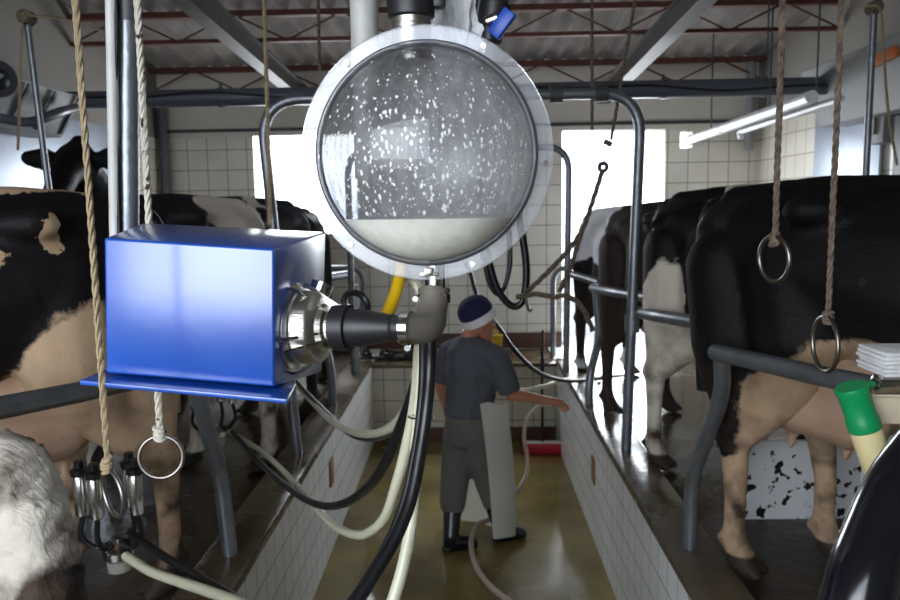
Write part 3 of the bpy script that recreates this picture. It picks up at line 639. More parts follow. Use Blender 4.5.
# ------------------------------------------------------------------ splash board, floor things
t_ = thing('splash_board', 'low white board splashed with black dung behind the nearest right cow', 'board', (1.5, 3.39, PZT))
b = NB(); hexa(b, [(1.2, 3.38, PZT), (1.78, 3.38, PZT), (1.78, 3.40, PZT), (1.2, 3.40, PZT), (1.2, 3.38, 1.12), (1.78, 3.38, 1.12), (1.78, 3.40, 1.12), (1.2, 3.40, 1.12)]); obj('board', b, M['board'], t_)
b = NB(); p = PZ(545, 461, .0); box(b, (p.x, 6.6, .05), (.36, .12, .09), .01); t_ = thing('floor_squeegee', 'red floor squeegee lying at the far right end of the pit', 'squeegee', (p.x, 6.6, 0)); obj('head', b, M['red'], t_)
b = NB(); tube(b, [Vector((p.x, 6.6, .1)), Vector((p.x+.02, 6.86, .9))], .013, 8); obj('handle', b, M['rubberm'], t_)
b = NB(); box(b, (p.x, 6.6, .1), (.3, .06, .012)); obj('strip', b, M['white'], t_)
# pipe fittings lying at the far left end
t_ = thing('valve_manifold', 'black valve fittings lying on the ledge at the far end of the pit', 'valve', PY(385, 356, 7.15))
b = NB(); tube(b, [PY(357, 359, 7.15), PY(420, 358, 7.15)], .025, 10); obj('pipe', b, M['rubberm'], t_)
for px in (368, 388, 408):
    b = NB(); c = PY(px, 356, 7.15); lathe(b, c-Vector((0, 0, .03)), (0, 0, 1), [(0, .04), (.06, .04), (.07, .02), (.1, .02)], 12); obj('valve', b, M['rubberm'], t_)

# ------------------------------------------------------------------ receiver jar
YJ = 1.22; JC = PY(427, 155, YJ); JR = .1725; FR = .1985
jar = thing('milk_receiver', 'big round glass milk receiver with a clear flange hanging over the pit', 'milk receiver', (JC.x, JC.y, JC.z-JR))
def dome(bm, sgn, r, n=28, seg=72, flat=.86):
    lathe(bm, JC, (0, sgn, 0), [(r*flat*math.sin(math.pi/2*i/n), r*math.cos(math.pi/2*i/n)) for i in range(n)]+[(r*flat, 0)], seg, close=False)
b = NB(); dome(b, -1, JR); obj('front_dome', b, M['glass'], jar, smooth=80)
b = NB(); dome(b, 1, JR); obj('rear_bowl', b, M['film'], jar, smooth=80)
b = NB(); lathe(b, JC+Vector((0, -.008, 0)), (0, 1, 0), [(0, JR+.002), (0, FR-.0015), (.0015, FR), (.0125, FR), (.014, FR-.0015), (.014, JR+.002), (0, JR+.002)], 96, close=False); obj('flange', b, M['acryl'], jar)
b = NB(); torus(b, JC+Vector((0, -.012, 0)), (0, 1, 0), JR-.003, .0055, 96, 10); obj('gasket', b, mat('grey_seal', rgb(84, 84, 88), .35), jar)
for ad in (-41, 29, 158, 222, 270, 95):
    a = R(ad); c = JC+Vector((math.sin(a)*.186, -.012, math.cos(a)*.186)); b = NB(); lathe(b, c, (0, 1, 0), [(-.003, .002), (-.003, .0042), (.004, .0042)], 10); lathe(b, c, (0, 1, 0), [(0, .004), (.03, .004)], 8); obj('bolt', b, M['steel'], jar)
# bottom bracket star and pipes at the rear half
b = NB(); c = JC+Vector((0, -.014, -.184)); box(b, c, (.014, .012, .012), .002); box(b, c+Vector((0, 0, -.004)), (.03, .008, .006), .002); obj('clamp', b, M['brushed'], jar)
ci = PY(412, 48, YJ+.06); b = NB(); tube(b, [Vector((ci.x, ci.y, JC.z+JR*.9)), Vector((ci.x, ci.y, PY(412, 10, YJ+.06).z))], .0325, 28); obj('inlet_pipe', b, M['brushed'], jar)
cO = PY(435, 272, YJ+.01); zo = PY(435, 290, YJ+.01).z
b = NB(); tube(b, [Vector((cO.x, cO.y, JC.z-JR*.96)), Vector((cO.x, cO.y, zo-.01))], .0165, 20); obj('outlet_pipe', b, M['steel'], jar)
# milk
zl = 2.2 - 11/633; Rm = JR-.006; h0 = zl-JC.z
prof = []; n = 22; a0 = math.asin(h0/Rm)
for i in range(n+1):
    a = -math.pi/2+(a0+math.pi/2)*i/n; prof.append((Rm*math.sin(a), Rm*math.cos(a) if i else 0))
prof += [(h0, prof[-1][1]*.5), (h0, 0)]
b = NB(); lathe(b, JC, (0, 0, 1), prof, 64, close=False)
for v in b.verts: v.co.y = JC.y+(v.co.y-JC.y)*.84
tag(obj('milk', b, M['milk'], smooth=50), 'pool of fresh creamy milk in the bottom of the glass receiver', 'milk')
# droplets running down the inside of the front dome
b = NB(); rd = random.Random(3)
for i in range(1000):
    while True:
        x, z = rd.uniform(-1, 1), rd.uniform(-1, 1)
        if x*x+z*z < .80 and (z*JR+JC.z) > zl+.004 and rd.random() < (.95-.75*max(0, z)) and abs(x) < .9: break
    y = -math.sqrt(1-x*x-z*z)*.86; c = JC+Vector((x, y, z))*(JR-.002)
    s = rd.choice([.0004, .0005, .0007, .0008, .001, .0014, .002])*(1.15-.3*z); e = rd.uniform(1.1, 2.2)
    nrm = Vector((x, y/.74, z)).normalized(); q = nrm.to_track_quat('Y', 'Z').to_matrix().to_4x4()
    bmesh.ops.create_icosphere(b, subdivisions=1, radius=1, matrix=Matrix.Translation(c) @ q @ Matrix.Diagonal((s, s*.4, s*e, 1)))
tag(obj('milk_droplets', b, M['drop']), 'white milk droplets clinging to the inside of the glass dome', 'milk droplets', kind='stuff')
# what hangs above the jar
t_ = thing('pipe_coupling', 'black rubber coupling on the steel inlet above the glass receiver', 'coupling', (ci.x, ci.y, PY(412, 19, YJ+.06).z))
zc = PY(412, 19, YJ+.06).z
b = NB(); lathe(b, (ci.x, ci.y, zc), (0, 0, 1), [(0, .034), (.003, .038), (.04, .041), (.05, .047), (.1, .047), (.105, .034), (.3, .034)], 28); obj('sleeve', b, M['rubberm'], t_)
b = NB(); torus(b, (ci.x, ci.y, zc+.05), (.05, 0, 1), .044, .006, 30, 8); obj('ring', b, M['rubber'], t_)
b = NB(); box(b, (ci.x+.046, ci.y-.01, zc+.03), (.02, .025, .035), .005); obj('lug', b, M['rubberm'], t_)
t_ = thing('support_pipe', 'pale grey vertical pipe behind the left of the glass receiver', 'pipe', PY(365, 120, 1.62))
b = NB(); c = PY(365, 40, 1.62); tube(b, [Vector((c.x, c.y, JC.z-.02)), Vector((c.x, c.y, ZR(1.6)+.02))], .029, 20); obj('pipe', b, M['pvc'], t_)
b = NB(); tube(b, [Vector((c.x, c.y, JC.z+.12)), Vector((ci.x, ci.y+.03, JC.z+JR*.97))], .012, 12); obj('arm', b, M['galv'], t_)
b = NB(); c = PY(358, 12, 1.62)
# white bag
t_ = None
b = NB(); cb = PY(452, 18, 1.42)
bmesh.ops.create_icosphere(b, subdivisions=5, radius=1, matrix=Matrix.Translation(cb))
for v in b.verts:
    d = v.co-cb; up = d.z
    rx = .039+.010*math.sin(up*3+1)+.02*max(0, -up); nn = noise.noise(d*2.2)*.4+abs(noise.noise(d*5.0))*.5+abs(noise.noise(d*11))*.2-.2
    v.co = cb+Vector((d.x*rx*(1+nn)*1.05+.016*(-up)*.6, d.y*.04*(1+nn), up*.13))
tag(obj('plastic_bag', b, M['bag']), 'crumpled white plastic bag hanging above the glass receiver', 'plastic bag')
t_ = thing('ball_valve', 'black valve with a blue lever above the right of the receiver', 'valve', PY(495, 45, 1.42))
b = NB(); lathe(b, PY(500, -30, 1.42), PY(489, 45, 1.42)-PY(500, -30, 1.42), [(0, .022), (.06, .024), (.062, .03), (.1, .03), (.103, .024), (.125, .022), (.127, .014)], 20); obj('valve_body', b, M['rubberm'], t_)
b = NB(); bar(b, PY(493, 36, 1.385), PY(511, 11, 1.375), .016, .026, .004); obj('lever', b, M['bluelever'], t_)
b = NB(); lathe(b, PY(487, 22, 1.40), (1, -.2, .3), [(0, .012), (.02, .012)], 12); obj('knob', b, M['steel'], t_)
b = NB(); hose(b, [(482, -20, 1.42), (478, 20, 1.42), (472, 52, 1.43)], .011, 12); tag(obj('air_hose', b, M['rubber']), 'short black hose beside the white bag above the receiver', 'hose')
b = NB(); hose(b, [(484, -10, 1.5), (482, 30, 1.5), (478, 60, 1.52), (468, 100, 1.62)], .006, 8); tag(obj('clear_tube', b, M['white']), 'thin white tube bending down behind the clear flange', 'hose')

# ------------------------------------------------------------------ motor box with pump
t_ = thing('pump_motor', 'bright blue enamelled motor box with a steel pump head on its side', 'milk pump', PY(190, 380, 1.2))
fl, fr_, fbr, fbl = PY(104, 238, 1.14), PY(274, 249, 1.11), PY(274, 387, 1.11), PY(106, 373, 1.14)
kl, kr, kbr, kbl = PY(143, 223, 1.38), PY(326, 232, 1.38), PY(322, 372, 1.38), PY(146, 362, 1.38)
b = NB(); hexa(b, [fbl, fbr, kbr, kbl, fl, fr_, kr, kl], .004); obj('motor_cover', b, M['blue'], t_)
u = Vector((0, 0, .0075))
q = [PY(80, 385, 1.11), PY(287, 404, 1.075), PY(297, 388, 1.17), PY(110, 372, 1.21)]
b = NB(); hexa(b, [*q, *[x+u for x in q]], .0015); obj('base_tray', b, M['blue'], t_)
ax0 = PY(284, 327, 1.205); ax1 = PY(405, 328, 1.15); ax = (ax1-ax0).normalized()
b = NB(); lathe(b, ax0-ax*.02, ax, [(0, .05), (.012, .05), (.014, .066), (.018, .071), (.028, .071), (.03, .066)], 40); obj('back_plate', b, M['steel'], t_)
b = NB(); lathe(b, ax0+ax*.012, ax, [(0, .062), (.004, .0675), (.012, .0675), (.014, .061), (.018, .0605), (.02, .0625), (.026, .0625), (.028, .059), (.05, .057), (.058, .05), (.06, .038), (.068, .034), (.07, .026), (.085, .024)], 40); obj('pump_head', b, M['brushed'], t_)
b = NB(); torus(b, ax0+ax*.017, ax, .0695, .0032, 48, 8); obj('clamp_ring', b, M['steel'], t_)
sd = ax.cross(Vector((0, 0, 1))).normalized()
for k in range(5):
    a = R(25+72*k); dr = Vector((0, 0, 1))*math.cos(a)+sd*math.sin(a)
    b = NB(); tube(b, spline([ax0+ax*.006+dr*.076, ax0+ax*.04+dr*.068, ax0+ax*.066+dr*.043, ax0+ax*.08+dr*.03], 4), .0028, 6); obj('clamp_rod', b, M['steel'], t_)
    b = NB(); lathe(b, ax0+ax*.0+dr*.075, ax, [(0, .008), (.012, .008)], 10); obj('clamp_nut', b, M['steel'], t_)
for k in range(3):
    a = R(-8+120*k); dr = Vector((0, 0, 1))*math.cos(a)+sd*math.sin(a); tn = ax.cross(dr)*.0018
    q = [ax0+ax*.03+dr*.06, ax0+ax*.085+dr*.024, ax0+ax*.095+dr*.036, ax0+ax*.036+dr*.073]
    b = NB(); hexa(b, [*[x-tn for x in q], *[x+tn for x in q]]); obj('gusset_plate', b, M['steel'], t_)
oc = ax0+ax*.055+Vector((0, .03, .058))
b = NB(); tube(b, [ax0+ax*.05+Vector((0, .02, .03)), oc+Vector((.01, 0, .01))], .018, 16); obj('side_port', b, M['steel'], t_)
b = NB(); torus(b, PY(356, 304, 1.2), (.5, -.55, .5), .021, .0055, 30, 8); obj('seal_ring', b, M['rubber'], t_)
nut = ax0+ax*.088
b = NB(); lathe(b, nut, ax, [(0, .028), (.003, .037), (.028, .037), (.03, .03)], 12); obj('union_nut', b, M['rubberm'], t_)
b = NB(); lathe(b, nut+ax*.026, ax, [(0, .03), (.02, .03), (.07, .021), (.074, .022), (.078, .019), (.1, .019)], 28); obj('reducer_cone', b, M['rubberm'], t_)
# elbow
t_ = thing('rubber_elbow', 'grey rubber elbow with hose clamps under the glass receiver', 'pipe elbow', PY(428, 340, 1.27))
e0 = PY(402, 328, 1.15); e1 = PY(434, 291, 1.232)
b = NB(); pipe(b, [e0, PY(430, 329, 1.18), PY(432, 312, 1.215), e1], .0245, 24, .035, 10); obj('elbow', b, M['greyrub'], t_)
for c, d, r0 in ((e0+ax*.008, ax, .0262), (e1-Vector((0, 0.002, .012)), Vector((0.03, .12, 1)).normalized(), .0268)):
    b = NB(); lathe(b, c-d*.007, d, [(0, r0), (.014, r0)], 28); obj('hose_clamp', b, M['steel'], t_)
    b = NB(); q = d.cross(Vector((0, 1, 0))).normalized(); lathe(b, c+Vector((0, -.012, 0))+q*(r0+.003)*(-1 if d.z < .5 else 1), Vector((0, 1, 0)), [(0, .005), (.02, .005)], 8); obj('clamp_screw', b, M['steel'], t_)
b = NB(); lathe(b, e1-Vector((0, 0, .002)), (0, 0, 1), [(0, .0262), (.006, .0262), (.007, .0165)], 24); obj('lip', b, M['greyrub'], t_)

# left mounting post
t_ = thing('mounting_post', 'steel post rising behind the blue motor box', 'post', PY(128, 230, 1.52))
top = PY(128, -10, 1.5); low = PY(129, 300, 1.5)
b = NB(); tube(b, [low, low+(top-low)*3.0], .0195, 20); obj('pole', b, M['galv'], t_)
b = NB(); lathe(b, PY(128, 22, 1.5), top-low, [(0, .0195), (0, .0205), (.05, .0205), (.05, .0195)], 20, close=False); obj('band', b, M['dgrey'], t_)
b = NB(); tube(b, [PY(116, 280, 1.48), PY(111, -10, 1.47)+Vector((0, 0, .0))], .011, 12); tag(obj('conduit', b, M['pvc']), 'slim pale conduit beside the steel post on the left', 'conduit')
b = NB(); hose(b, [(119, 270, 1.475), (117, 160, 1.475), (115, 90, 1.472), (116, 40, 1.47), (115, -15, 1.47)], .0055, 8); tag(obj('power_cable', b, M['rubber']), 'black cable running down between conduit and steel post', 'cable')

# ------------------------------------------------------------------ ropes with rings
def rope_ring(name, label, p_top, p_knot, Y, r, mt, ring_px, ring_r, ax, sq=(1, 1), twist=.022):
    k = PY(*p_knot, Y); tp = PY(*p_top, Y); d = (tp-k).normalized()
    t_ = thing(name, label, 'rope', PY(ring_px[0], ring_px[1], Y), 'ropes ending in steel rings')
    b = NB(); rope(b, [k, tp+d*.12], r, twist); obj('rope', b, mt, t_)
    b = NB()
    for i in range(4):
        torus(b, k+Vector((random.uniform(-.002, .002), 0, -.008+.006*i)), (random.uniform(-.5, .5), random.uniform(-.4, .4), 1), r*1.25, r*.7, 16, 7)
    bmesh.ops.create_icosphere(b, subdivisions=2, radius=r*1.5, matrix=Matrix.Translation(k) @ Matrix.Diagonal((1, 1, 1.5, 1))); obj('knot', b, mt, t_)
    rc = PY(*ring_px, Y); b = NB(); torus(b, rc, ax, ring_r, .0042*Y/1.4, 48, 10, sq); obj('ring', b, M['ring'], t_)
rope_ring('ring_rope', 'rope with an edge-on ring hanging left of the blue motor box', (75, -5), (108, 466), 1.02, .0047, M['rope'], (113, 493), .034, (.68, .73, .06), (1, 1))
rope_ring('ring_rope', 'black flecked rope behind the blue box with a round ring below it', (137, -5), (160, 434), 1.45, .0068, M['rope_w'], (161, 457), .042, (.15, -1, .08))
rope_ring('ring_rope', 'left rope with a ring hanging before the nearest right cow', (783, -5), (775, 240), 1.62, .0068, M['rope_d'], (774, 259), .048, (.96, .27, .05))
rope_ring('ring_rope', 'right rope with a lower ring hanging before the nearest right cow', (842, -5), (828, 318), 1.5, .006, M['rope_d'], (825, 344), .054, (1, .0, .0))
# ropes farther away
b = NB(); rope(b, [PY(264, -5, 3.2), PY(268, 130, 3.2), PY(270, 225, 3.2)], .009, .05); tag(obj('hanging_rope', b, M['rope']), 'plain rope hanging left of the glass receiver', 'rope')
b = NB(); rope(b, [PY(592, -5, 4.3), PY(592, 130, 4.3)], .009, .06); tag(obj('hanging_rope', b, M['rope_d']), 'plain rope hanging right of the receiver beside the doorway', 'rope')
b = NB(); rope(b, [PY(318, -5, 4.5), PY(320, 72, 4.5)], .010, .06); tag(obj('hanging_rope', b, M['rope_d']), 'dark rope behind the upper left rim of the receiver', 'rope')
t_ = thing('gate_rope', 'slanting rope with a buckle running down in front of the right doorway', 'rope', PY(559, 292, 4.3))
b = NB(); rope(b, [PY(636, -5, 4.3), PY(611, 140, 4.3)], .010, .06); obj('upper_rope', b, M['rope_d'], t_)
b = NB(); box(b, PY(608, 143, 4.3), (.05, .02, .03), .006, Matrix.Rotation(R(25), 3, 'Y')); obj('buckle', b, M['dgrey'], t_)
b = NB(); tube(b, [PY(608, 146, 4.3), PY(603, 166, 4.3)], .004, 6); obj('link', b, M['ring'], t_)
b = NB(); torus(b, PY(603, 167, 4.3), (.6, 1, 0), .022, .012, 20, 8); obj('ring', b, M['dgrey'], t_)
b = NB(); rope(b, spline([PY(602, 172, 4.3), PY(591, 206, 4.3), PY(580, 234, 4.3), PY(556, 264, 4.3), PY(527, 292, 4.3)], 5), .015, .06); obj('lower_rope', b, M['rope_d'], t_)
b = NB(); rope(b, spline([PY(583, 228, 4.29), PY(571, 265, 4.29), PY(559, 292, 4.29)], 5), .014, .06); obj('lower_rope', b, M['rope_d'], t_)
b = NB(); rope(b, spline([PY(516, 297, 4.25), PY(537, 294, 4.25), PY(553, 297, 4.25), PY(567, 296, 4.25), PY(580, 305, 4.25), PY(588, 319, 4.25), PY(593, 331, 4.25)], 5), .016, .08); tag(obj('twisted_rope', b, M['rope_d']), 'thick frayed twist of rope hooked level beside the black hose loops', 'rope')
b = NB(); hose(b, [(526, 297, 4.28), (527, 306, 4.28), (530, 311, 4.28), (532, 308, 4.28)], .008, 8); tag(obj('hook', b, M['ring']), 'small metal hook under the twisted rope', 'hook')

# ------------------------------------------------------------------ hoses
HG = 'milk and vacuum hoses under the receiver'
def hz(name, label, px, r, mt, seg=12):
    b = NB(); hose(b, px, r, seg); return tag(obj(name, b, mt), label, 'hose', HG)
hz('yellow_tube', 'yellow hose dropping from the receiver to the steel pump', [(404, 255, 1.4), (400, 276, 1.38), (394, 298, 1.36), (386, 316, 1.34)], .0115, M['yellow'])
hz('milk_hose', 'cream hose curving out beside the yellow hose to the elbow', [(398, 262, 1.42), (409, 277, 1.41), (419, 292, 1.4), (423, 320, 1.4), (421, 350, 1.4), (418, 400, 1.4), (414, 450, 1.42)], .0085, M['milkhose'])
hz('rubber_hose', 'thick black double hose hanging straight under the elbow to the bottom edge', [(431, 332, 1.36), (430, 370, 1.36), (427, 405, 1.34), (422, 442, 1.32), (412, 495, 1.28), (397, 535, 1.24), (377, 570, 1.2), (350, 612, 1.15)], .0115, M['rubber'])
hz('rubber_hose', 'second black hose alongside the thick one under the elbow', [(423, 332, 1.38), (423, 370, 1.38), (421, 405, 1.36), (416, 445, 1.34), (405, 498, 1.3), (389, 540, 1.26), (368, 577, 1.22), (340, 618, 1.17)], .008, M['rubberm'])
hz('milk_hose', 'cream hose hanging behind the thick black hose to the bottom edge', [(417, 440, 1.46), (415, 480, 1.45), (412, 520, 1.43), (405, 558, 1.4), (397, 588, 1.38), (388, 615, 1.36)], .0125, M['milkhose'])
hz('milk_hose', 'cream hose looping from the bundle back up to the second left cow', [(420, 345, 1.5), (416, 395, 1.52), (409, 435, 1.55), (397, 482, 1.62), (383, 520, 1.75), (360, 535, 1.95), (335, 526, 2.2), (315, 506, 2.5), (290, 478, 3.0), (262, 452, 3.4), (230, 432, 3.7)], .0125, M['milkhose'])
hz('rubber_hose', 'black hose looping from the bundle back up to the second left cow', [(424, 345, 1.52), (417, 378, 1.54), (405, 415, 1.57), (385, 463, 1.66), (367, 488, 1.8), (343, 504, 2.0), (320, 505, 2.3), (295, 493, 2.7), (262, 465, 3.2), (232, 432, 3.65)], .012, M['rubber'])
hz('milk_hose', 'cream hose in the upper loop rising to the left behind the blue box', [(421, 350, 1.7), (412, 395, 1.75), (398, 421, 1.9), (377, 433, 2.2), (353, 432, 2.7), (330, 420, 3.3), (312, 402, 3.9), (296, 385, 4.4), (285, 375, 4.7)], .013, M['milkhose'])
hz('rubber_hose', 'black hose in the upper loop rising to the left behind the blue box', [(425, 352, 1.72), (416, 392, 1.77), (402, 420, 1.92), (383, 436, 2.2), (363, 438, 2.6), (345, 430, 3.1), (321, 407, 3.7), (298, 384, 4.3), (285, 370, 4.6)], .012, M['rubber'])
b = NB(); torus(b, PY(421, 417, 1.38), (.05, .1, 1), .023, .0018, 24, 6); tag(obj('wire_tie', b, M['steel']), 'thin wire ring tying the hoses together under the elbow', 'wire tie')
hz('milk_hose', 'cream hose leaving the milking claw at the lower left', [(126, 556, 2.38), (150, 571, 2.25), (180, 582, 2.1), (210, 592, 1.95), (245, 606, 1.8), (300, 640, 1.6)], .0155, M['milkhose'])
hz('rubber_hose', 'black hose leaving the milking claw at the lower left', [(130, 532, 2.42), (162, 555, 2.3), (195, 575, 2.15), (240, 602, 1.95), (300, 650, 1.7)], .0135, M['rubber'])
for px, r, lb in (([(470, 101), (476, 170), (484, 235), (489, 262), (497, 288), (509, 304), (519, 305), (525, 291), (526, 262), (520, 222), (510, 160), (506, 101)], .022, 'thick black hose loop hanging behind the lower right of the receiver'),
                  ([(474, 101), (476, 180), (480, 245), (485, 264), (490, 284), (498, 294), (505, 285), (510, 262), (509, 235), (503, 180), (500, 101)], .016, 'thinner black hose loop inside the thick hose loop behind the receiver')):
    b = NB(); hose(b, [(x, y, 4.33 if r > .02 else 4.41) for x, y in px], r, 12); tag(obj('hose_loop', b, M['rubber']), lb, 'hose', 'hanging hose loops')
b = NB(); hose(b, [(466, 262, 5.3), (471, 275, 5.3), (477, 296, 5.3), (486, 312, 5.3), (499, 328, 5.3), (512, 347, 5.3), (532, 368, 5.4), (552, 378, 5.6), (575, 381, 5.9), (600, 378, 6.2)], .016, 10); tag(obj('water_hose', b, M['rubber']), 'black hose sagging behind the worker to the right platform', 'hose')
b = NB(); hose(b, [(476, 362, 5.8), (492, 383, 5.8), (520, 390, 5.8), (545, 386, 5.9), (565, 380, 6.1), (600, 377, 6.3), (632, 376, 6.4)], .018, 10); tag(obj('wash_hose', b, M['milkhose']), 'white hose lying beyond the arm of the worker onto the right kerb', 'hose')
b = NB(); hose(b, [(556, 402, 5.1), (545, 404, 5.1), (535, 409, 5.1), (527, 420, 5.15), (524, 436, 5.2), (527, 455, 5.2), (527, 472, 5.15), (520, 487, 5.05), (508, 499, 4.95), (494, 511, 4.9)], .014, 10); 
hose(b, [(494, 511, 4.9), (488, 520, 4.8), (478, 524, 4.66), (472, 536, 4.5), (472, 552, 4.35), (478, 570, 4.2), (492, 588, 4.05), (512, 603, 3.9)], .016, 10); tag(obj('spray_hose', b, M['dirtyhose']), 'pinkish grey hose from the raised hand of the worker across the pit floor', 'hose')

# ------------------------------------------------------------------ milking clusters
def cluster(label, c, sc, yaw):
    t_ = thing('milking_cluster', label, 'milking cluster', c, 'milking clusters under the left cows')
    c = Vector(c)
    def W(x, y, z): return c+Matrix.Rotation(yaw, 3, 'Z') @ (Vector((x, y, z))*sc)
    for i, (x, y) in enumerate(((-.10, -.03), (-.035, -.06), (.035, .05), (.085, -.02))):
        lean = Vector((x*.12, 0, 1)).normalized()
        b = NB(); lathe(b, W(x, y, .12), lean, [(0, .016*sc), (.006*sc, .023*sc), (.14*sc, .025*sc), (.15*sc, .02*sc)], 16); obj('teat_cup', b, M['steel'], t_)
        b = NB(); lathe(b, W(x, y, .12)+lean*.148*sc, lean, [(0, .03*sc), (.02*sc, .03*sc), (.024*sc, .016*sc), (.05*sc, .016*sc)], 14); obj('teat_liner', b, M['rubber'], t_)
        b = NB(); tube(b, spline([W(x, y, .12), W(x*1.12, y, .05), W(x*.7, y*.7, .0), W(x*.2, y*.3, .012)], 6), .0095*sc, 8); obj('short_tube', b, M['rubber'], t_)
    b = NB(); lathe(b, W(0, 0, -.045), (0, 0, 1), [(0, .03*sc), (.005*sc, .052*sc), (.03*sc, .054*sc), (.045*sc, .035*sc), (.055*sc, .012*sc), (.07*sc, .012*sc)], 24); obj('claw', b, M['steel'], t_)
    b = NB(); lathe(b, W(0, 0, -.10), (0, 0, 1), [(0, .022*sc), (.01*sc, .04*sc), (.05*sc, .045*sc)], 20); obj('bowl', b, clear_mat('claw_bowl_plastic_'+str(len(bpy.data.materials)), (.8, .8, .75, 1), .35, (.7, .65, .55, 1), .1), t_)
    return t_
cluster('milking cluster with four steel cups under the nearest left cow', PY(118, 545, 2.42), .96, 0)
cluster('milking cluster glimpsed below the blue box under the second left cow', PY(216, 428, 3.72), 1.0, .4)

# ------------------------------------------------------------------ worker
def wp(x, y, Y): return PY(x, y, Y)
FD = Vector((.78, .62, 0)).normalized(); RD = Vector((FD.y, -FD.x, 0))   # facing, right-hand side
HD = Vector((.93, .36, -.08)).normalized(); HR = HD.cross(Vector((0, 0, 1))).normalized(); HU = HR.cross(HD)
UPV = Vector((0, 0, 1))
pel = wp(468, 424, 4.82); chest = wp(473, 372, 4.82); neck = wp(469, 335, 4.83); hc = wp(479, 322, 4.87)
shR = wp(497, 357, 4.70); shL = wp(450, 352, 4.95)
elR = wp(511, 394, 4.72); haR = wp(550, 401, 4.88)
elL = wp(440, 383, 5.0); haL = wp(446, 407, 5.16)
hpR, hpL = pel+RD*.085-UPV*.02, pel-RD*.085-UPV*.02
ftL, ftR = PZ(451, 551, 0), PZ(501, 541, 0)
anL, anR = ftL+UPV*.09, ftR+UPV*.09
knL, knR = wp(454, 487, 4.80), wp(487, 482, 4.84)
footdir = Vector((.9, .25, 0)).normalized()
def V3(v): return tuple(v)
def hand(wr_, dr, palm_n, side):
    """palm and five fingers curled round a hose; dr = direction of fingers, side = thumb side"""
    out = []; pc = wr_+dr*.05
    out.append([(wr_, .028), (wr_+dr*.03, .03), (pc+dr*.035, .03)])
    for i, (o_, L) in enumerate(((.028, .07), (.009, .078), (-.010, .072), (-.028, .056))):
        a = pc+dr*.04+side*o_; b1 = a+dr*L*.5+palm_n*.01; c1 = b1+dr*L*.2+palm_n*L*.35; d1 = c1-dr*L*.2+palm_n*L*.22
        out.append([(a, .0105), (b1, .0095), (c1, .0088), (d1, .008)])
    a = wr_+dr*.03+side*.03; out.append([(a, .013), (a+dr*.03+side*.02+palm_n*.012, .0115), (a+dr*.05+side*.012+palm_n*.035, .0095)])
    return out
body = []
body.append([(pel, (.13, .13, .1)), (pel.lerp(chest, .5), (.125, .125, .1)), (chest, (.145, .145, .11)), (neck-UPV*.09, (.12, .12, .07))])
body.append([(neck-UPV*.08, .06), (neck, .053), (hc-UPV*.04-HD*.02, .052)])
# head: cranium, jaw, nose, lips, brow, ears
HS = 1.14
def hp_(f, u, r=0): return hc+(HD*f+HU*u+HR*r)*HS
def head(*pts): body.append([(hp_(*p[0]), tuple(q*HS for q in p[1]) if hasattr(p[1], '__len__') else p[1]*HS) for p in pts])
head(((-.012, .03), .083), ((-.018, .035), .086))
head(((.02, -.02), .07), ((.045, -.075), .044), ((.06, -.088), .03))
head(((.07, .005), .022), ((.093, -.022), .0135), ((.098, -.03), .0125))
head(((.082, -.056, -.012), .010), ((.084, -.056, .012), .010))
head(((.079, -.068, -.010), .010), ((.079, -.068, .010), .010))
head(((.068, .03, -.03), .014), ((.068, .03, .03), .014))
for s in (-1, 1):
    head(((-.01, -.015, s*.08), (.014, .014, .03)))
    head(((.055, -.02, s*.038), .022))
for sh, el, ha, pn, sd_ in ((shR, elR, haR, Vector((0, 0, -1)), Vector((-.6, .5, 0)).normalized()), (shL, elL, haL, Vector((.5, -.5, 0)).normalized(), UPV)):
    body.append([(neck-UPV*.06, .06), (sh, .062), (sh.lerp(el, .4), .05), (el, .041), (el.lerp(ha, .3), .04), (ha, .027)])
    dr = (ha-el).normalized(); body += hand(ha, dr, pn, sd_)
for hp, kn, an in ((hpR, knR, anR), (hpL, knL, anL)):
    body.append([(hp, .09), (hp.lerp(kn, .5), .075), (kn, .055), (kn.lerp(an, .35), .052), (an, .036)])
    body.append([(an-UPV*.03, .036), (an-UPV*.055+footdir*.12, .026)])
bm_ = [[(V3(p[0]), p[1]) for p in ch] for ch in body]
me = blob('person_body', bm_, .008, 3)
P0 = Vector((pel.x, pel.y, 0))
for v in me.vertices: v.co -= P0
person = meobj('person', me, M['skin']); person.location = P0
tag(person, 'person in charcoal T-shirt, white apron, black boots and navy wool hat in the pit', 'person')
def cloth(name, chains, mt, vox=.012, cut=None, sm=5):
    me = blob(name, [[(V3(p[0]), p[1]) for p in ch] for ch in chains], vox, sm)
    if cut:
        bm = NB(); bm.from_mesh(me); bmesh.ops.delete(bm, geom=[f for f in bm.faces if cut(f.calc_center_median())], context='FACES'); bm.to_mesh(me); bm.free(); me.shade_smooth()
    for v in me.vertices: v.co -= P0
    return meobj(name, me, mt, person)
sl = lambda sh, el, t: sh.lerp(el, t)
cloth('t_shirt', [
    [(pel+UPV*.085, (.165, .165, .06)), (pel.lerp(chest, .5)+UPV*.02, (.17, .17, .1)), (chest, (.185, .185, .12)), (neck-UPV*.11, (.15, .15, .08)), (neck-UPV*.05, (.09, .09, .045)), (neck-UPV*.02, (.072, .072, .025))],
    [(neck-UPV*.075, .08), (shR-UPV*.005, .085), (sl(shR, elR, .45), .082), (sl(shR, elR, .85), .076)],
    [(neck-UPV*.065, .08), (shL-UPV*.005, .085), (sl(shL, elL, .45), .078), (sl(shL, elL, .85), .07)]], M['shirt'],
    cut=lambda c: (c-sl(shR, elR, .92)).dot((elR-shR).normalized()) > 0 and (c-elR).length < .12 or (c-sl(shL, elL, .9)).dot((elL-shL).normalized()) > 0 and (c-elL).length < .12)
btL, btR = anL.lerp(knL, .62), anR.lerp(knR, .62)
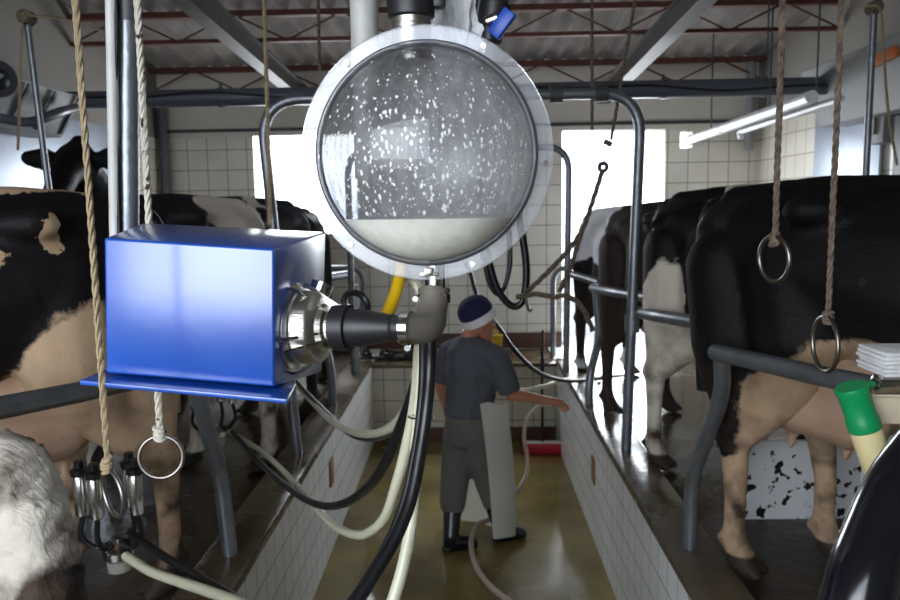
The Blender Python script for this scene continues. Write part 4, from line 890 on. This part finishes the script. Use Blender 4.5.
cloth('trousers', [
    [(pel+UPV*.07, (.158, .158, .06)), (pel-UPV*.03, (.16, .16, .09)), (pel-UPV*.1, (.155, .155, .06))],
    [(hpR-UPV*.02, .112), (hpR.lerp(knR, .5), .1), (knR, .085), (btR-UPV*.02, .068)],
    [(hpL-UPV*.02, .115), (hpL.lerp(knL, .5), .108), (knL, .097), (btL+UPV*.03, .09), (btL-UPV*.02, .07)]], M['trouser'])
for an, tp in ((anL, btL), (anR, btR)):
    bt = cloth('boot', [[(tp, .066), (an.lerp(tp, .5), .06), (an, .052)], [(an-UPV*.03, (.055, .05, .05)), (an-UPV*.04+footdir*.1, (.052, .048, .042)), (an-UPV*.05+footdir*.14, (.04, .042, .034))], [(an-UPV*.07-footdir*.02, (.05, .045, .02)), (an-UPV*.07+footdir*.14, (.045, .045, .018))]], M['boot'], .009)
# hat
b = NB(); hatc = hp_(-.012, .035)
def hatd(dome_):
    prof = [(.0, .098), (.03, .101), (.06, .096), (.085, .08), (.105, .052), (.112, 0)] if dome_ else [(-.03, .097), (-.032, .102), (-.01, .108), (.012, .106), (.014, .1)]
    bb = NB(); lathe(bb, hatc, (HU-HD*.62), [(d*1.2, r*1.16) for d, r in prof], 36, close=False); return bb
hat = obj('wool_hat', hatd(True), M['navy'], person); hat['label'] = 'navy wool hat with a white band'
bd = obj('hat_band', hatd(False), M['wwool'], hat)
bpy.context.view_layer.update()
# apron: sheet wrapped round the front of the legs, hung at the waist
b = NB(); nU, nV = 24, 20; g = []
edge = [((480, 404, 4.66), (520, 404, 4.72), (512, 404, 4.98), (462, 404, 5.02)), ((487, 470, 4.64), (528, 470, 4.72), (524, 468, 5.0), (459, 468, 5.1)), ((493, 539, 4.62), (528, 537, 4.72), (526, 532, 5.0), (459, 524, 5.15))]
rows = [[PY(*p) for p in r] for r in edge]
for j in range(nV+1):
    tj = j/nV
    q = [a*(1-tj)*(1-2*tj)+bb*4*tj*(1-tj)+cc*tj*(2*tj-1) for a, bb, cc in zip(*rows)]
    row = []
    for i in range(nU+1):
        t = i/nU; p = q[0]*(1-t)**3+q[1]*3*t*(1-t)**2+q[2]*3*t*t*(1-t)+q[3]*t**3
        row.append(b.verts.new(p+FD*.008*math.sin(i*1.4+tj*3)+UPV*(.012*math.sin(i*.8) if j == 0 else 0)))
    g.append(row)
for r0, r1 in zip(g, g[1:]):
    for i in range(nU): b.faces.new((r0[i], r0[i+1], r1[i+1], r1[i]))
bmesh.ops.solidify(b, geom=b.faces[:], thickness=.004)
ap = obj('apron', b, M['apron'], person, smooth=60); ap['label'] = 'white apron'
for s in (-1, 1):
    b = NB(); c = hp_(.072, .005, s*.032); bmesh.ops.create_icosphere(b, subdivisions=2, radius=.009, matrix=Matrix.Translation(c)); obj('eye', b, M['rubber'], person)
# yellow spray gun/cup beyond the face
t_ = thing('yellow_cup', 'small yellow cup hanging beyond the chin of the worker', 'cup', PY(497, 348, 5.3))
b = NB(); lathe(b, PY(497, 349, 5.2), (0, 0, 1), [(0, .035), (.09, .042), (.1, .044)], 18); obj('cup', b, M['ycup'], t_)
b = NB(); tube(b, [PY(497, 335, 5.3), PY(494, 322, 5.3)], .01, 8); obj('stem', b, M['ycup'], t_)

# ------------------------------------------------------------------ lower right corner: dip cup, box, cards, black pipe
t_ = thing('dip_cup', 'green topped dip cup with a milky bottle leaning at the right edge', 'dip cup', PY(868, 470, 1.22))
o0, o1 = PY(851, 386, 1.2), PY(881, 476, 1.2); d = o1-o0; L = d.length
b = NB(); lathe(b, o0, d, [(0, .0), (0, .025), (.006, .0265), (.012, .0245), (L*.33, .0235), (L*.35, .0255), (L*.47, .0255), (L*.48, .02)], 28, close=False); obj('green_cap', b, M['green'], t_)['label'] = 'green plastic cap'
b = NB(); lathe(b, o0+d*.45, d, [(0, .022), (L*.04, .0245), (L*.47, .0235), (L*.55, .02)], 28); obj('bottle', b, M['cream'], t_)
b = NB(); tube(b, [PY(866, 385, 1.24), PY(880, 384, 1.24)], .006, 8); obj('hook', b, M['green'], t_)
t_ = thing('tool_box', 'beige plastic box with a round hole at the right edge', 'box', PY(890, 425, 1.27))
q = [PY(874, 424, 1.22), PY(965, 426, 1.2), PY(965, 422, 1.36), PY(880, 420, 1.36), PY(870, 396, 1.22), PY(965, 397, 1.2), PY(965, 394, 1.36), PY(877, 393, 1.36)]
b = NB(); hexa(b, q, .003); obj('body', b, M['beige'], t_)
b = NB(); q2 = [PY(868, 397, 1.215), PY(966, 398, 1.19), PY(966, 394, 1.37), PY(876, 393, 1.37)]; hexa(b, [*q2, *[x+Vector((0, 0, .004)) for x in q2]], .001); obj('rim', b, M['beige'], t_)
b = NB(); lathe(b, PY(896, 411, 1.221), (0, 1, 0), [(-.004, .0075), (.004, .0075)], 18); obj('hole', b, M['rubberm'], t_)
t_ = thing('spray_can', 'silver can lying on the beige box at the right edge', 'can', PY(890, 393, 1.26))
b = NB(); lathe(b, PY(873, 384, 1.24), PY(960, 382, 1.25)-PY(873, 384, 1.24), [(0, .0), (0, .011), (.004, .0165), (.12, .0165), (.122, .015)], 24); obj('body', b, M['steel'], t_)
cz = PY(890, 371, 1.26)
for i in range(6):
    z0 = i*.0068; off = random.uniform(-.003, .003)
    p = PY(873, 373, 1.26); b = NB(); box(b, (p.x+.085+off, 1.27, p.z+z0+.003), (.17, .09, .0058), .0012)
    tag(obj('folded_towel', b, M['paper']), 'folded white paper towels stacked on the silver can', 'paper towel', 'folded towels at the right edge')
t_ = thing('handrail', 'thick glossy black pipe very close at the lower right corner', 'pipe', PY(850, 600, .75))
b = NB(); tube(b, spline([PY(830, 720, .72), PY(858, 600, .75), PY(878, 540, .78), PY(912, 472, .82), PY(985, 388, .9)], 8), .036, 28); obj('pipe', b, mat('black_gloss_pipe', rgb(14, 14, 20), .18, coat=.5), t_)
